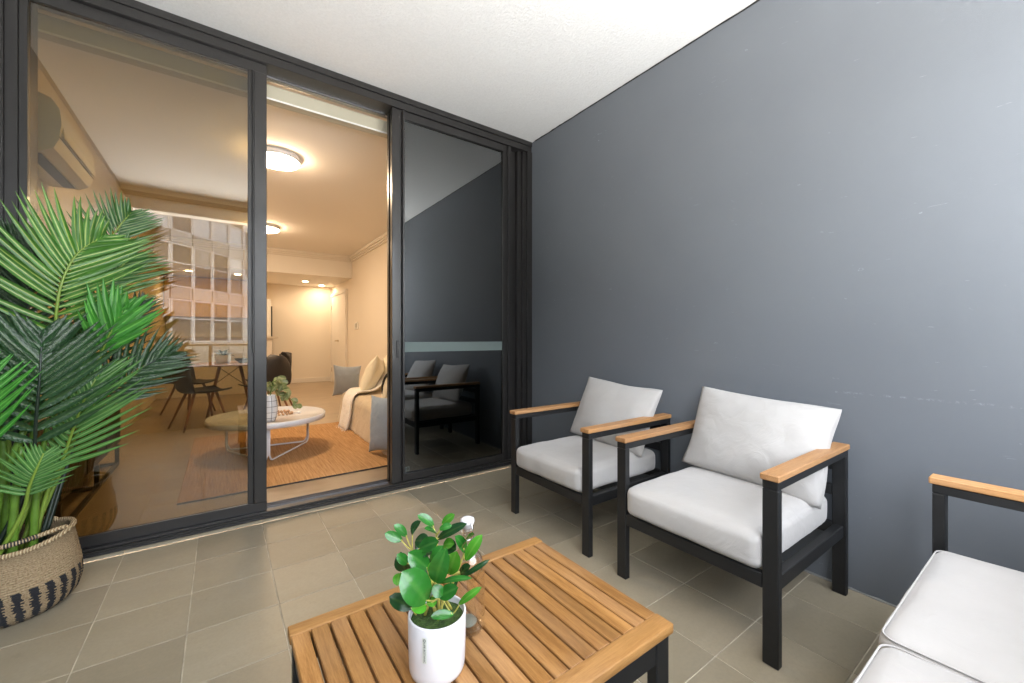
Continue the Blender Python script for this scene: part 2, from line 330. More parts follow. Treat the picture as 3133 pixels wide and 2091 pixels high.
def pillow(w, h, t, mat, seed, n=30, ear=.065, wr=1.0, rnd=.022):
    """soft scatter cushion: width along Y, height along Z, thickness along X, pinched corners, one closed mesh"""
    vs, fs, idx = [], [], {}
    for side in (-1, 1):
        for i in range(n + 1):
            for j in range(n + 1):
                u = -1 + 2 * i / n; v = -1 + 2 * j / n
                if side == 1 and (i in (0, n) or j in (0, n)): idx[(1, i, j)] = idx[(-1, i, j)]; continue
                k = 1 - ear * ((1 - u * u) * abs(v) ** 3 * .9) ; k2 = 1 - ear * ((1 - v * v) * abs(u) ** 3 * .9)
                rc = 1 - rnd * (abs(u) * abs(v)) ** 5; y = u * w / 2 * k2 * rc; z = v * h / 2 * k * rc
                th = t / 2 * (max(0, 1 - abs(u) ** 2.2) * max(0, 1 - abs(v) ** 2.2)) ** .6
                e = max(abs(u), abs(v))
                th *= 1 + .10 * nz3(y * 6 + seed, z * 6, side * 3.1 + seed)
                wk = .0045 * wr * nz3(y * 17 + seed * 2, z * 17, side + 9 + seed) * (1 - e ** 6) * (0.4 + e)
                # pleats that run in from the seam
                a = math.atan2(v, u); wk += .0045 * wr * math.sin(a * 23 + 3 * nz3(u * 2, v * 2, seed)) * max(0, e - .62) * (1 - e) * 9
                dz = .012 * nz3(y * 4, seed, 1.7); dy = .010 * nz3(z * 5, seed, 7.7)
                idx[(side, i, j)] = len(vs); vs.append((side * (th + (wk if th > .004 else 0)), y + dy, z + dz))
        for i in range(n):
            for j in range(n):
                f = [idx[(side, i, j)], idx[(side, i + 1, j)], idx[(side, i + 1, j + 1)], idx[(side, i, j + 1)]]
                fs.append(f if side == 1 else f[::-1])
    me = mesh('pillow', vs, fs, mat, True); return me
def seat_cushion(sx, sy, sz, mat, seed, crown=.018, n=30, wr=1.0):
    """box cushion with rounded edges, crowned top, soft wrinkles; origin at centre of its base"""
    bm = bmesh.new(); bmesh.ops.create_cube(bm, size=2); bmesh.ops.subdivide_edges(bm, edges=bm.edges, cuts=n, use_grid_fill=True)
    for v in bm.verts:
        x, y, z = v.co; rx, ry, rz = .035 / (sx / 2), .035 / (sy / 2), .036 / (sz / 2)
        def rnd(p, r): return p
        P = Vector((x * sx / 2, y * sy / 2, z * sz / 2)); rad = .034
        c = Vector((max(-sx / 2 + rad, min(sx / 2 - rad, P.x)), max(-sy / 2 + rad, min(sy / 2 - rad, P.y)), max(-sz / 2 + rad, min(sz / 2 - rad, P.z))))
        d = P - c
        if d.length > rad: d = d.normalized() * rad
        P = c + d
        cr = (1 - x ** 4) * (1 - y ** 4)
        P.z += crown * cr * (1 if z > 0 else 0) * (z if z > 0 else 0)
        bul = .009 * (1 - z * z); P.x += bul * math.copysign(abs(x) ** 6, x) * (1 - y ** 4); P.y += bul * math.copysign(abs(y) ** 6, y) * (1 - x ** 4)
        w = nz3(P.x * 9 + seed, P.y * 9, P.z * 9 + seed) * .006 * wr
        side = max(abs(x), abs(y)) > .97
        if side: w += .0035 * wr * nz3((P.x + P.y) * 38 + seed, P.z * 5, seed)
        nrm = Vector((x ** 9, y ** 9, z ** 9)); nrm = nrm.normalized() if nrm.length > 1e-6 else Vector((0, 0, 1))
        v.co = P + nrm * w + Vector((0, 0, sz / 2))
    me = bpy.data.meshes.new('seat_cushion'); bm.to_mesh(me); bm.free(); me.materials.append(M(mat)); me.polygons.foreach_set('use_smooth', [True] * len(me.polygons)); return me
def leaf_mesh(P, side, wmax, mat, fold=.25, shape='lance'):
    """a leaf along points P, 'side' is the sideways vector; a folded blade with a mid rib, two strips of quads"""
    P = [Vector(p) for p in P]; n = len(P) - 1; vs, fs, uv = [], [], []
    for i, p in enumerate(P):
        t = i / n
        w = (math.sin(math.pi * min(1, .06 + .94 * t ** .62)) ** .75 * (1 - .25 * t)) if shape == 'lance' else (math.sin(math.pi * (.03 + .97 * t ** .95 * .985)) ** .6) * (.8 + .3 * t)
        if i == n: w = .02
        w *= wmax / 2
        tg = (P[min(i + 1, n)] - P[max(i - 1, 0)]).normalized(); s = (side - tg * side.dot(tg)); s = s.normalized() if s.length > 1e-5 else tg.orthogonal().normalized(); up = s.cross(tg)
        vs += [p - s * w + up * w * fold, p - s * w * .55 + up * w * fold * .35, p, p + s * w * .55 + up * w * fold * .35, p + s * w + up * w * fold]; uv += [(0, t), (.25, t), (.5, t), (.75, t), (1, t)]
    for i in range(n):
        for k in range(4): a = i * 5 + k; fs.append((a, a + 1, a + 6, a + 5))
    return mesh('leaf', vs, fs, mat, True, uv)

# ================================================================== THE PLACE
H = 2.8527; XL = -3.183; YE = -3.354; FZ = .05
# ---------------- balcony floor with tiles
fl = struct(pbox('balcony_floor', None, 'grout', XL - .2, .2, -3.5, .0, -.25, -.0025, 0))
def fchild(name, me, wloc): return part(name, me, fl, Vector(wloc) - fl.location)
G = .0040
xs = [XL + .002] + [-2.66 + .3 * k for k in range(-1, 9)] + [-.002]; ys = [-.002] + [-.0074 - .3 * j for j in range(1, 12)] + [YE + .002]
ys = [y for y in ys if y >= YE + .0019]
for i in range(len(xs) - 1):
    for j in range(len(ys) - 1):
        x0, x1, y1, y0 = xs[i] + G / 2, xs[i + 1] - G / 2, ys[j] - G / 2, ys[j + 1] + G / 2
        if x1 - x0 < .02 or y1 - y0 < .02: continue
        fchild('floor_tile', box_mesh(x1 - x0, y1 - y0, .012, 'floor_tile', .0012), ((x0 + x1) / 2, (y0 + y1) / 2, -.006 + random.uniform(-.0003, .0003)))
for i in range(len(xs) - 1):
    x0, x1 = xs[i] + G / 2, xs[i + 1] - G / 2
    fchild('riser_tile', box_mesh(x1 - x0, .009, .024, 'floor_tile', .001), ((x0 + x1) / 2, .0045, .0135))
# ---------------- balcony ceiling, walls, edge
ceil = struct(pbox('balcony_ceiling', None, 'stipple_ceiling', XL - .2, .2, YE, .004, H, H + .2, 0))
wr_ = tag(pbox('painted_wall', None, 'grey_paint', 0, .2, -3.5, .18, -.2, H - .0015, 0), 'tall blue grey painted wall with faint scuffs behind the two armchairs', 'wall')
sb = [Vector((-.003 + .003 * nz3(y * 9, 1, 2), y, .001)) - wr_.location for y in [-3.34 + .03 * i for i in range(111)]]
part('sealant_bead', tube(sb, [.006 + .004 * nz3(i * .9, 3, 1) for i in range(111)], 'upstand_paint', 6), wr_)
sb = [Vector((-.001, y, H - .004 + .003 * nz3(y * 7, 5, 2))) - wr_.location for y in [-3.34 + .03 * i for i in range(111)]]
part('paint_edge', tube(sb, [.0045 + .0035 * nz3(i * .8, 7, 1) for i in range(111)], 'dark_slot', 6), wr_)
# re-centre of the scuff line in the material assumes this centre
wl_ = tag(pbox('painted_wall', None, 'left_paint', XL - .2, XL, -3.5, -.002, -.2, H - .0015, 0), 'blue grey painted side wall of the balcony beside the palm basket', 'wall')
bm_ = thing('edge_beam', 'pale concrete beam along the open front edge of the balcony', 'beam', (0, YE - .075, 2.7))
pbox('beam_body', bm_, 'beam_paint', XL - .2, .2, -.075, .0745, -.1, .351, .004)
pbox('shadow_gap_strip', bm_, 'door_metal', XL + .002, -.002, .076, .10, .04, .09, .002)  # dark strip standing in for the shaded gap between ceiling and beam
ba = thing('balustrade', 'low parapet with a glass strip and metal handrail on the open side of the balcony', 'balustrade', (0, YE - .07, 0))
pbox('parapet', ba, 'upstand_paint', XL, -.001, -.07, .0695, -.2, .76, .004)
for i in range(4): pbox('glass_pane', ba, 'clear_glass', XL + .05 + i * .79, XL + .8 + i * .79, -.005, .005, .78, 1.005, .001)
for i in range(5): pbox('post', ba, 'steel', XL + .012 + i * .785, XL + .045 + i * .785, -.02, .02, .762, 1.008, .002)
pbox('handrail', ba, 'steel', XL + .002, -.003, -.03, .03, 1.01, 1.04, .006)

# ---------------- sliding door
fr = thing('door_frame', 'charcoal aluminium frame of the balcony door with one fixed glass panel', 'door frame', (0, 0, 0))
XR = -.0015; XA = XL + .0015
boxes('head', fr, 'door_metal', [(XA, XR, -.004, .16, 2.812, H - .001), (XA, XR, .006, .16, 2.762, 2.8115)], bev=.0015)
boxes('sill', fr, 'door_metal', [(XA, XR, -.006, .16, .027, .047), (XA, XR, .006, .16, .0475, .060)], bev=.002)
pbox('sill_seal', fr, 'rubber', XA, XR, -.018, -.0065, .026, .040, .003)
pbox('head_track', fr, 'track_metal', -2.03, -1.27, .135, .150, 2.750, 2.7615, .001)
for y in (.072, .10, .128): pbox('track_rib', fr, 'track_metal', -2.03, -1.27, y - .002, y + .002, .0605, .068, .0005)
boxes('jamb', fr, 'door_metal', [(-.052, XR, -.003, .16, .061, 2.761), (-.088, -.0525, .022, .16, .061, 2.761), (-.128, -.0885, .045, .16, .061, 2.761), (-.2, -.1285, .085, .16, .061, 2.761)], bev=.0015)
boxes('jamb', fr, 'door_metal', [(XA, -3.062, -.003, .16, .061, 2.761), (-3.0615, -3.022, .012, .16, .061, 2.761), (-3.0215, -2.995, .026, .16, .061, 2.761)], bev=.0015)
# fixed panel, left
fp = pbox('fixed_panel', fr, 'door_metal', -2.995, -2.03, .034, .068, .0605, .115, .002)
lc = fp.location
def sub(parent, name, mat, *a, bev=.002):
    o = pbox(name, parent, mat, *a, bev=bev); o.location = o.location - parent.location; return o
sub(fp, 'top_rail', 'door_metal', -2.995, -2.03, .034, .068, 2.703, 2.7615)
sub(fp, 'stile', 'door_metal', -2.097, -2.032, .022, .070, .1155, 2.7025)
sub(fp, 'stile', 'door_metal', -2.128, -2.0975, .036, .066, .1155, 2.7025)
sub(fp, 'glass', 'door_glass', -2.994, -2.1285, .047, .053, .112, 2.706, bev=0)
sub(fp, 'bead', 'track_metal', -2.993, -2.129, .0385, .0415, .1155, .1175, bev=0)
pull = sub(fp, 'pull_fin', 'door_metal', -2.106, -2.098, .012, .0215, 1.02, 2.70)
# sliding panel, pushed open to the right
sp_ = thing('sliding_door_panel', 'charcoal framed sliding glass panel pushed open in front of the grey wall corner', 'door panel', (-.73, .04, .0615))
def spb(name, mat, x0, x1, y0, y1, z0, z1, bev=.002): return pbox(name, sp_, mat, x0 + .73, x1 + .73, y0 - .04, y1 - .04, z0 - .0615, z1 - .0615, bev)
spb('bottom_rail', 'door_metal', -1.176, -.30, .020, .060, .0625, .115); spb('top_rail', 'door_metal', -1.176, -.30, .020, .060, 2.703, 2.760)
spb('stile', 'door_metal', -1.262, -1.1765, .020, .060, .0625, 2.760); spb('stile', 'door_metal', -.2995, -.215, .020, .060, .0625, 2.760)
spb('grip_fin', 'door_metal', -1.192, -1.177, -.006, .0195, .075, 2.752); spb('grip_fin', 'door_metal', -.262, -.247, -.004, .0195, .075, 2.752)
spb('glass', 'dark_glass', -1.176, -.30, .037, .043, .112, 2.706, 0); spb('safety_strip', 'frosted_strip', -1.175, -.3005, .0355, .0365, 1.004, 1.077, 0)
hd = spb('handle', 'rubber', -1.232, -1.212, .0165, .0198, .965, 1.09, .001)
o = spb('lock_slot', 'door_metal', -1.227, -1.217, .0135, .0163, .975, 1.08, .001)
spb('screen', 'screen_mesh', -1.176, -.30, .0445, .0465, .112, 2.706, 0)
for a in ((-1.158, -1.128, .128, .130), (-1.158, -1.128, .156, .158), (-1.158, -1.156, .13, .156), (-1.130, -1.128, .13, .156), (-1.148, -1.146, .13, .156)): spb('sticker_mark', 'frosted_strip', a[0], a[1], .0357, .0367, a[2], a[3], 0)
# second fixed panel standing behind it
rp = thing('inner_glass_panel', 'dark inner glass panel standing behind the open sliding panel', 'door panel', (-.66, .11, .0615))
def rpb(name, mat, x0, x1, y0, y1, z0, z1, bev=.002): return pbox(name, rp, mat, x0 + .66, x1 + .66, y0 - .11, y1 - .11, z0 - .0615, z1 - .0615, bev)
rpb('bottom_rail', 'door_metal', -1.23, -.201, .09, .128, .0625, .13); rpb('top_rail', 'door_metal', -1.23, -.201, .09, .128, 2.69, 2.760); rpb('stile', 'door_metal', -1.262, -1.2305, .09, .128, .0625, 2.760)
rpb('glass', 'dark_glass', -1.23, -.201, .106, .112, .13, 2.69, 0)
rpb('screen', 'screen_mesh', -1.23, -.201, .120, .122, .13, 2.69, 0)

# ---------------- interior shell
struct(pbox('room_floor', None, 'room_floor', XL, 1.2, .161, 9.6, -.25, FZ, 0))
struct(pbox('room_ceiling', None, 'room_ceiling', XL - .2, .2, .161, 8.2, 2.80, 3.05, 0))
XW = -.04; YB = 7.95
wl2 = tag(pbox('room_wall', None, 'room_wall', XL - .2, XL, .0, 8.2, -.1, 2.7995, 0), 'warm lit left wall of the living room carrying the air conditioner', 'wall')
wr2 = thing('room_wall', 'warm lit cream wall on the right behind the indoor sofa', 'wall', (XW, 0, 0))
pbox('wall_body', wr2, 'room_wall', 0, .2, .1815, 8.2, -.1, 2.7995, 0)
boxes('cornice', wr2, 'room_white', [(-.03, -.0005, .2, 5.97, 2.69, 2.72), (-.055, -.0005, .2, 5.945, 2.7205, 2.75), (-.085, -.0005, .2, 5.915, 2.7505, 2.7985)], bev=.004)
pbox('skirting', wr2, 'room_white', -.015, -.0005, .2, 6.3, FZ + .001, FZ + .1, .002)
wb = thing('room_wall', 'pale far wall at the end of the hallway', 'wall', (0, YB, 0)); pbox('wall_body', wb, 'room_wall', XL, XW - .001, 0, .2, -.1, 2.7995, 0)
pbox('skirting', wb, 'room_white', XL + .01, XW - .01, -.016, -.0005, FZ + .001, FZ + .11, .002)
bk = thing('ceiling_bulkhead', 'lowered plaster bulkhead over the hallway and kitchen with recessed downlights', 'bulkhead', (0, 6.0, 2.36))
pbox('soffit_box', bk, 'room_ceiling', XL + .001, XW - .001, 0, 1.9485, 0, .4395, 0)
boxes('cornice', bk, 'room_white', [(XL + .005, XW - .032, -.03, -.0005, .33, .36), (XL + .005, XW - .057, -.055, -.0005, .3605, .39), (XL + .005, XW - .087, -.085, -.0005, .3905, .4385)], bev=.004)
hdw = pbox('header_wall', None, 'room_white', XL, XW, .161, .178, 2.763, 2.7995, 0); tag(hdw, 'thin plaster head above the balcony door inside the room', 'wall')
pel = thing('roller_blind', 'rolled up cream blind in a slim cassette above the open doorway', 'blind', (0, .25, 2.65))
pbox('cassette', pel, 'pelmet_cream', XL + .02, XW - .05, -.04, .04, .005, .10, .006); part('roller', tube([(XL + .03, -.055, .125), (XW - .06, -.055, .125)], .016, 'steel', 12), pel); pbox('bottom_bar', pel, 'white_matt', XL + .03, XW - .06, -.046, -.041, .0, .012, .002)
# hallway double door on the right
dr = thing('hall_door', 'cream double leaf door in the right wall at the end of the hallway', 'door', (XW - .001, 7.08, FZ))
for (n_, y0, y1) in (('door_leaf', -.66, -.005), ('door_leaf', .005, .66)): pbox(n_, dr, 'room_white', -.035, -.0, y0, y1, .01, 2.05, .003)
boxes('door_trim', dr, 'room_white', [(-.05, 0, -.73, -.665, 0, 2.12), (-.05, 0, .665, .73, 0, 2.12), (-.05, 0, -.6645, .6645, 2.056, 2.12)], bev=.003)
hn = part('lever_handle', tube([(-.045, -.03, 1.0), (-.085, -.03, 1.0), (-.088, .0, 1.0), (-.085, .1, .995)], .011, 'brass', 8), dr); part('rose', tube([(-.036, -.03, 1.0), (-.044, -.03, 1.0)], .026, 'brass', 12), hn)
for z in (.25, 1.75): pbox('hinge', dr, 'brass', -.04, -.0355, .63, .66, z, z + .1, .001)
th_ = thing('wall_thermostat', 'small white thermostat with a grey screen on the right wall', 'thermostat', (XW - .001, 5.57, 1.36))
pbox('case', th_, 'plastic_white', -.025, 0, -.06, .045, -.07, .07, .006); pbox('screen', th_, 'lcd', -.028, -.0255, -.02, .03, -.035, .045, .001); 
tag(pbox('light_switch', None, 'plastic_white', XW - .012, XW - .001, 5.70, 5.77, 1.29, 1.41, .003), 'slim white light switch plate beside the thermostat', 'switch')

# ---------------- lamps inside
def oyster(x, y, label, r=.19):
    t = thing('ceiling_light', label, 'ceiling light', (x, y, 2.80), group='round oyster lights on the living room ceiling')
    part('base', lathe([(0, -.0005), (r * .97, -.0005), (r, -.012), (r, -.045), (r * .96, -.052), (0, -.052)], 40, 'white_gloss'), t)
    part('diffuser', lathe([(r * .955, -.053), (r * .93, -.068), (r * .7, -.085), (r * .35, -.094), (0.001, -.096)], 40, 'lamp_warm'), t)
    return t
l1 = at(636, 372, z=2.74); l2 = at(608, 527, z=2.74)
oyster(l1.x, l1.y, 'large round glowing ceiling light nearest the doorway'); oyster(l2.x, l2.y, 'smaller looking glowing ceiling light deeper in the room')
def downlight(x, y, label):
    t = thing('downlight', label, 'downlight', (x, y, 2.3595), group='recessed downlights in the bulkhead')
    part('trim', lathe([(.075, -.0005), (.078, -.006), (.062, -.008), (.056, -.003)], 24, 'white_matt'), t); part('lamp', lathe([(.055, -.002), (.03, -.004), (.0005, -.0045)], 20, 'downlight_warm'), t)
for (x, y, lb) in ((-.76, 7.06, 'glowing recessed downlight in the middle of the hallway soffit'), (-.33, 7.62, 'glowing recessed downlight close to the far wall by the hall door'), (-2.75, 6.75, 'recessed downlight over the left end of the kitchen bench'), (-2.0, 6.75, 'recessed downlight over the right end of the kitchen bench')): downlight(x, y, lb)

# ---------------- kitchen far left
kb = thing('kitchen_bench', 'pale breakfast bar wall with a stone top at the back of the room', 'bench', (0, 6.4, FZ))
pbox('bar_wall', kb, 'room_white', XL + .001, -1.44, .05, .17, 0, 1.055, .003); pbox('bench_top', kb, 'stone_top', XL + .001, -1.34, -.02, .3, 1.056, 1.095, .003)
kc = thing('kitchen_cupboards', 'honey coloured overhead kitchen cupboards above a white splashback', 'cupboard', (0, YB - .018, FZ))
for i in range(4): pbox('cupboard_door', kc, 'kitchen_yellow', XL + .01 + i * .42, XL + .425 + i * .42, -.36, -.34, 1.5, 2.29, .003)
pbox('carcass', kc, 'kitchen_yellow', XL + .01, XL + 1.69, -.3395, -.001, 1.5, 2.295, .002); pbox('splashback', kc, 'white_gloss', XL + .01, XL + 1.69, -.018, -.001, .94, 1.4995, .001)
pbox('worktop', kc, 'stone_top', XL + .01, XL + 1.69, -.62, -.0185, .9, .939, .003); pbox('base_cupboard', kc, 'room_white', XL + .01, XL + 1.69, -.58, -.002, .08, .8995, .003)
fg = thing('tall_fridge', 'tall black fronted fridge at the end of the kitchen cupboards', 'fridge', (-1.43, YB - .33, FZ)); pbox('body', fg, 'plastic_white', -.055, .045, -.3, .3, .01, 1.9, .006); pbox('door', fg, 'dark_slot', .046, .07, -.298, .298, .6, 1.75, .004)

# ---------------- air conditioner on the left room wall
ac = thing('air_conditioner', 'white wall mounted air conditioner high on the left room wall', 'air conditioner', (XL + .001, .76, 2.11))
prof = [(0, .0), (.14, .003), (.185, .03), (.205, .08), (.215, .17), (.207, .25), (.175, .30), (.10, .325), (0, .325)]
vs = [(x, y, z) for y in (-.36, .36) for (x, z) in prof]; k = len(prof); fs = [(i, i + 1, k + i + 1, k + i) for i in range(k - 1)] + [tuple(range(k))[::-1], tuple(range(k, 2 * k))]
part('case', mesh('ac', vs, fs, 'plastic_white'), ac); pbox('flap', ac, 'plastic_white', .21, .219, -.33, .33, .10, .16, .003, rot=(0, R(-6), 0)); pbox('outlet_slot', ac, 'dark_slot', .07, .13, -.32, .32, -.003, .0015, .001); pbox('seam', ac, 'dark_slot', .2065, .2095, -.358, .358, .092, .095, 0)
# ---------------- low dark cabinet on the left
tv = thing('media_cabinet', 'low dark timber cabinet on black metal legs along the left room wall', 'cabinet', (-3.06, 1.1, FZ))
pbox('body', tv, 'dark_cabinet', -.115, .10, -.84, .78, .17, .50, .004)
for y in (-.8, -.28, .24): pbox('drawer_front', tv, 'dark_cabinet', .101, .115, y, y + .5, .19, .48, .003)
for y in (-.78, .05, .72): boxes('leg_frame', tv, 'black_wire', [(-.1, -.075, y - .0125, y + .0125, .0, .169), (.085, .11, y - .0125, y + .0125, .0, .169), (-.0745, .0845, y - .0125, y + .0125, .0, .024)])
pbox('floor_rail', tv, 'black_wire', .085, .11, -.7665, .7065, .0005, .0235, .001)

# ---------------- rug, coffee table and what stands on it
rg = thing('jute_rug', 'striped orange brown jute rug under the white coffee table', 'rug', (-1.6, 1.5, FZ + .0015)); pbox('weave', rg, 'jute', -.885, .75, -1.02, 1.05, 0, .009, .003)
pbox('binding', rg, 'jute_binding', -.885, .75, -1.03, -1.021, 0, .008, .002)
ct = thing('coffee_table', 'round white tray top coffee table on thin white wire legs', 'coffee table', (-1.9, 1.52, FZ + .011)); rt, zt = .475, .31
part('tray_top', lathe([(0.001, zt), (rt - .012, zt), (rt - .010, zt + .03), (rt, zt + .03), (rt, zt - .018), (rt - .02, zt - .02), (0.001, zt - .02)], 64, 'white_gloss'), ct)
def legpt(a, r=.43): return Vector((r * math.cos(a), r * math.sin(a), 0))
for a0 in (R(-95), R(25), R(145)):
    a1 = a0 + R(120); p0, p1 = legpt(a0, .40), legpt(a1, .40); z1 = zt - .02; dz = (p1 - p0).normalized() * .04; up = Vector((0, 0, 1))
    a_ = p0 + (p1 - p0) * .02; b_ = p1 - (p1 - p0) * .02
    part('wire_leg', tube([a_ + up * z1, a_ + up * .06, a_ + up * .02 + dz * .5, a_ + up * .009 + dz, b_ + up * .009 - dz, b_ + up * .02 - dz * .5, b_ + up * .06, b_ + up * z1], .008, 'white_gloss', 8), ct)
zc = FZ + .011 + zt + .0005
vp = at(618, 966, z=zc); va = thing('vase', 'white vase with a black grid pattern on the coffee table', 'vase', vp)
vprof = [(0.001, 0), (.045, 0), (.052, .02), (.066, .08), (.068, .12), (.058, .19), (.048, .225), (.05, .23), (.045, .23), (.04, .2), (0.001, .19)]
part('body', lathe(vprof, 32, 'white_gloss'), va)
for z, r in ((.03, .0555), (.08, .0668), (.13, .0677), (.18, .0607)): part('grid_line', tube([(r * math.cos(a), r * math.sin(a), z) for a in [2 * math.pi * i / 28 for i in range(28)]], .0018, 'black_wire', 5, True), va)
for i in range(8):
    a = i * math.pi / 4 + .2; part('grid_line', tube([(r * 1.004 * math.cos(a), r * 1.004 * math.sin(a), z) for r, z in vprof[1:7]], .0018, 'black_wire', 5), va)
iv = thing('ivy_plant', 'trailing variegated ivy growing out of the grid vase', 'plant', vp + Vector((0, 0, .20)))
for si, (dx, dy, hz, ln) in enumerate(((.16, -.02, .10, 1), (.10, -.06, .14, 1), (.05, .05, .12, 1), (.2, -.05, -.02, 1), (-.08, .02, .1, 1), (.1, .08, .16, 1))):
    P = spline([(0, 0, 0), (dx * .3, dy * .3, hz * .7 + .04), (dx * .75, dy * .75, hz + .02), (dx, dy, hz - .06)], 8); stx = part('ivy_stem', tube(P, .0022, 'green_stem', 5), iv)
    for li in range(3, 9):
        d = Vector((random.uniform(-1, 1), random.uniform(-1, .2), random.uniform(-.9, .2))).normalized(); b = P[li]; part('leaf', leaf_mesh([b + d * (.062 * t / 4) - Vector((0, 0, .006 * (t / 4) ** 2)) for t in range(5)], d.cross(Vector((.3, -.9, .3))), .052, 'ivy_leaf', shape='round'), stx)
bp = at(648, 952, z=zc); bd = thing('bead_garland', 'coil of round wooden beads on the coffee table', 'bead garland', bp)
bmesh_ball = lathe([(.0005, -.012), (.007, -.0095), (.0115, -.003), (.0115, .003), (.007, .0095), (.0005, .012)], 10, 'bead_wood')
for i in range(16): a = i * 2 * math.pi / 16; part('bead', bmesh_ball, bd, (.085 * math.cos(a), .06 * math.sin(a), .0125))
for i in range(11): a = i * 2 * math.pi / 11; part('bead', bmesh_ball, bd, (.05 * math.cos(a), .036 * math.sin(a), .0335 - .006 * (i % 2)))
part('tassel', tube([(.09, -.01, .015), (.13, -.02, .012), (.15, -.015, .010)], [.006, .010, .013], 'throw_fabric', 8), bd)

# ---------------- indoor sofa with cover, cushions, throw
sf = thing('indoor_sofa', 'low sofa under a loose beige cover along the right room wall', 'sofa', (-.55, 1.62, FZ + .011))
def drape(sx, sy, sz, mat, seed, flare=.05, n=34):
    bm = bmesh.new(); bmesh.ops.create_cube(bm, size=2); bmesh.ops.subdivide_edges(bm, edges=bm.edges, cuts=n, use_grid_fill=True)
    for v in bm.verts:
        x, y, z = v.co; P = Vector((x * sx / 2, y * sy / 2, z * sz / 2)); rad = .09
        c = Vector((max(-sx / 2 + rad, min(sx / 2 - rad, P.x)), max(-sy / 2 + rad, min(sy / 2 - rad, P.y)), min(sz / 2 - rad, P.z))); d = P - c
        if d.length > rad: d = d.normalized() * rad
        P = c + d; low = (1 - z) / 2; f = math.sin((P.x * 1.0 + P.y) * 26 + 4 * nz3(P.x * 3, P.y * 3, seed)) * .5 + nz3(P.x * 12, P.y * 12, P.z * 4 + seed)
        o = Vector((x ** 7, y ** 7, 0)); P += o * (flare * low ** 1.5 + .016 * f * low); P.z += .012 * nz3(P.x * 5 + seed, P.y * 5, 2) * (1 - low)
        v.co = P + Vector((0, 0, sz / 2))
    me = bpy.data.meshes.new('drape'); bm.to_mesh(me); bm.free(); me.materials.append(M(mat)); me.polygons.foreach_set('use_smooth', [True] * len(me.polygons)); return me
part('seat', drape(.86, 2.3, .37, 'beige_fabric', 3), sf, (-.03, -.05, 0)); part('backrest', drape(.22, 2.3, .76, 'beige_fabric', 5, .01, 20), sf, (.37, -.05, 0))
def cushion(name, w, h, t, mat, loc, rot, label, seed, cat='cushion'):
    return tag(part(name, pillow(w, h, t, mat, seed, ear=.14, rnd=0), None, loc, rot), label, cat)
zs = FZ + .011 + .37
cushion('cushion', .52, .52, .20, 'cream_fabric', (-.70, 2.36, zs + .20), (R(-8), R(22), R(-30)), 'large cream cushion leaning on the beige indoor sofa', 11)
cushion('cushion', .42, .42, .16, 'cream_fabric', (-.5, 2.55, zs + .22), (R(10), R(16), R(-12)), 'cream cushion tucked behind the large one on the indoor sofa', 12)
cushion('cushion', .34, .44, .13, 'grey_fabric', (-.93, 2.70, zs + .12), (R(4), R(-18), R(70)), 'grey cushion standing at the far end of the indoor sofa', 13)
cushion('cushion', .44, .52, .15, 'blue_fabric', (-1.06, .77, FZ + .29), (R(-6), R(8), R(20)), 'blue grey cushion standing on the rug against the front of the indoor sofa', 14)
st_ = thing('cushion', 'small black and white striped cushion behind the blue one', 'cushion', (-.78, 1.46, zs + .16), R(-25)); pm_ = part('cover', pillow(.36, .36, .14, 'cream_fabric', 15), st_, (0, 0, 0), (0, R(18), 0))
for i in range(-2, 3): part('stripe', tube([(-.075 + .05 * (z / .16) ** 2 + .045 * (z + .05), i * .055, z) for z in [-.14 + .04 * k_ for k_ in range(8)]], .009, 'black_wire', 6), st_)
# throw over the far corner of the seat
vs, fs = [], []; nu, nv = 18, 30
path = spline([(-.28, 2.42, zs + .36), (-.52, 2.42, zs + .24), (-.72, 2.36, zs + .055), (-.95, 2.28, zs + .035), (-1.035, 2.22, zs - .05), (-1.075, 2.17, zs - .22), (-1.11, 2.15, zs - .37)], nv)
for i, p in enumerate(path):
    for j in range(nu + 1):
        u = j / nu - .5; wd = .52 - .16 * (i / nv); k_ = .016 * math.sin(u * 34 + 2 * nz3(i * .1, u * 3, 1)) * (.3 + i / nv); vs.append((p.x - (k_ if i > nv * .6 else 0), p.y + u * wd + .01 * nz3(i * .2, u * 4, 3), p.z + (k_ if i <= nv * .6 else 0) + .004))
for i in range(nv):
    for j in range(nu): a = i * (nu + 1) + j; fs.append((a, a + 1, a + nu + 2, a + nu + 1))
tw = thing('throw_blanket', 'cream fringed throw hanging over the far corner of the indoor sofa', 'blanket', (0, 0, 0))
cl = part('cloth', mesh('throw', vs, fs, 'throw_fabric', True), tw); sm = cl.modifiers.new('thick', 'SOLIDIFY'); sm.thickness = .008
for j in range(0, nu + 1): b = Vector(vs[nv * (nu + 1) + j]); part('tassel', tube([b, b + Vector((random.uniform(-.02, 0), random.uniform(-.01, .01), -.03)), b + Vector((random.uniform(-.03, 0), random.uniform(-.015, .015), max(-.06, FZ + .016 - b.z)))], [.006, .005, .003], 'throw_fabric', 5), tw)

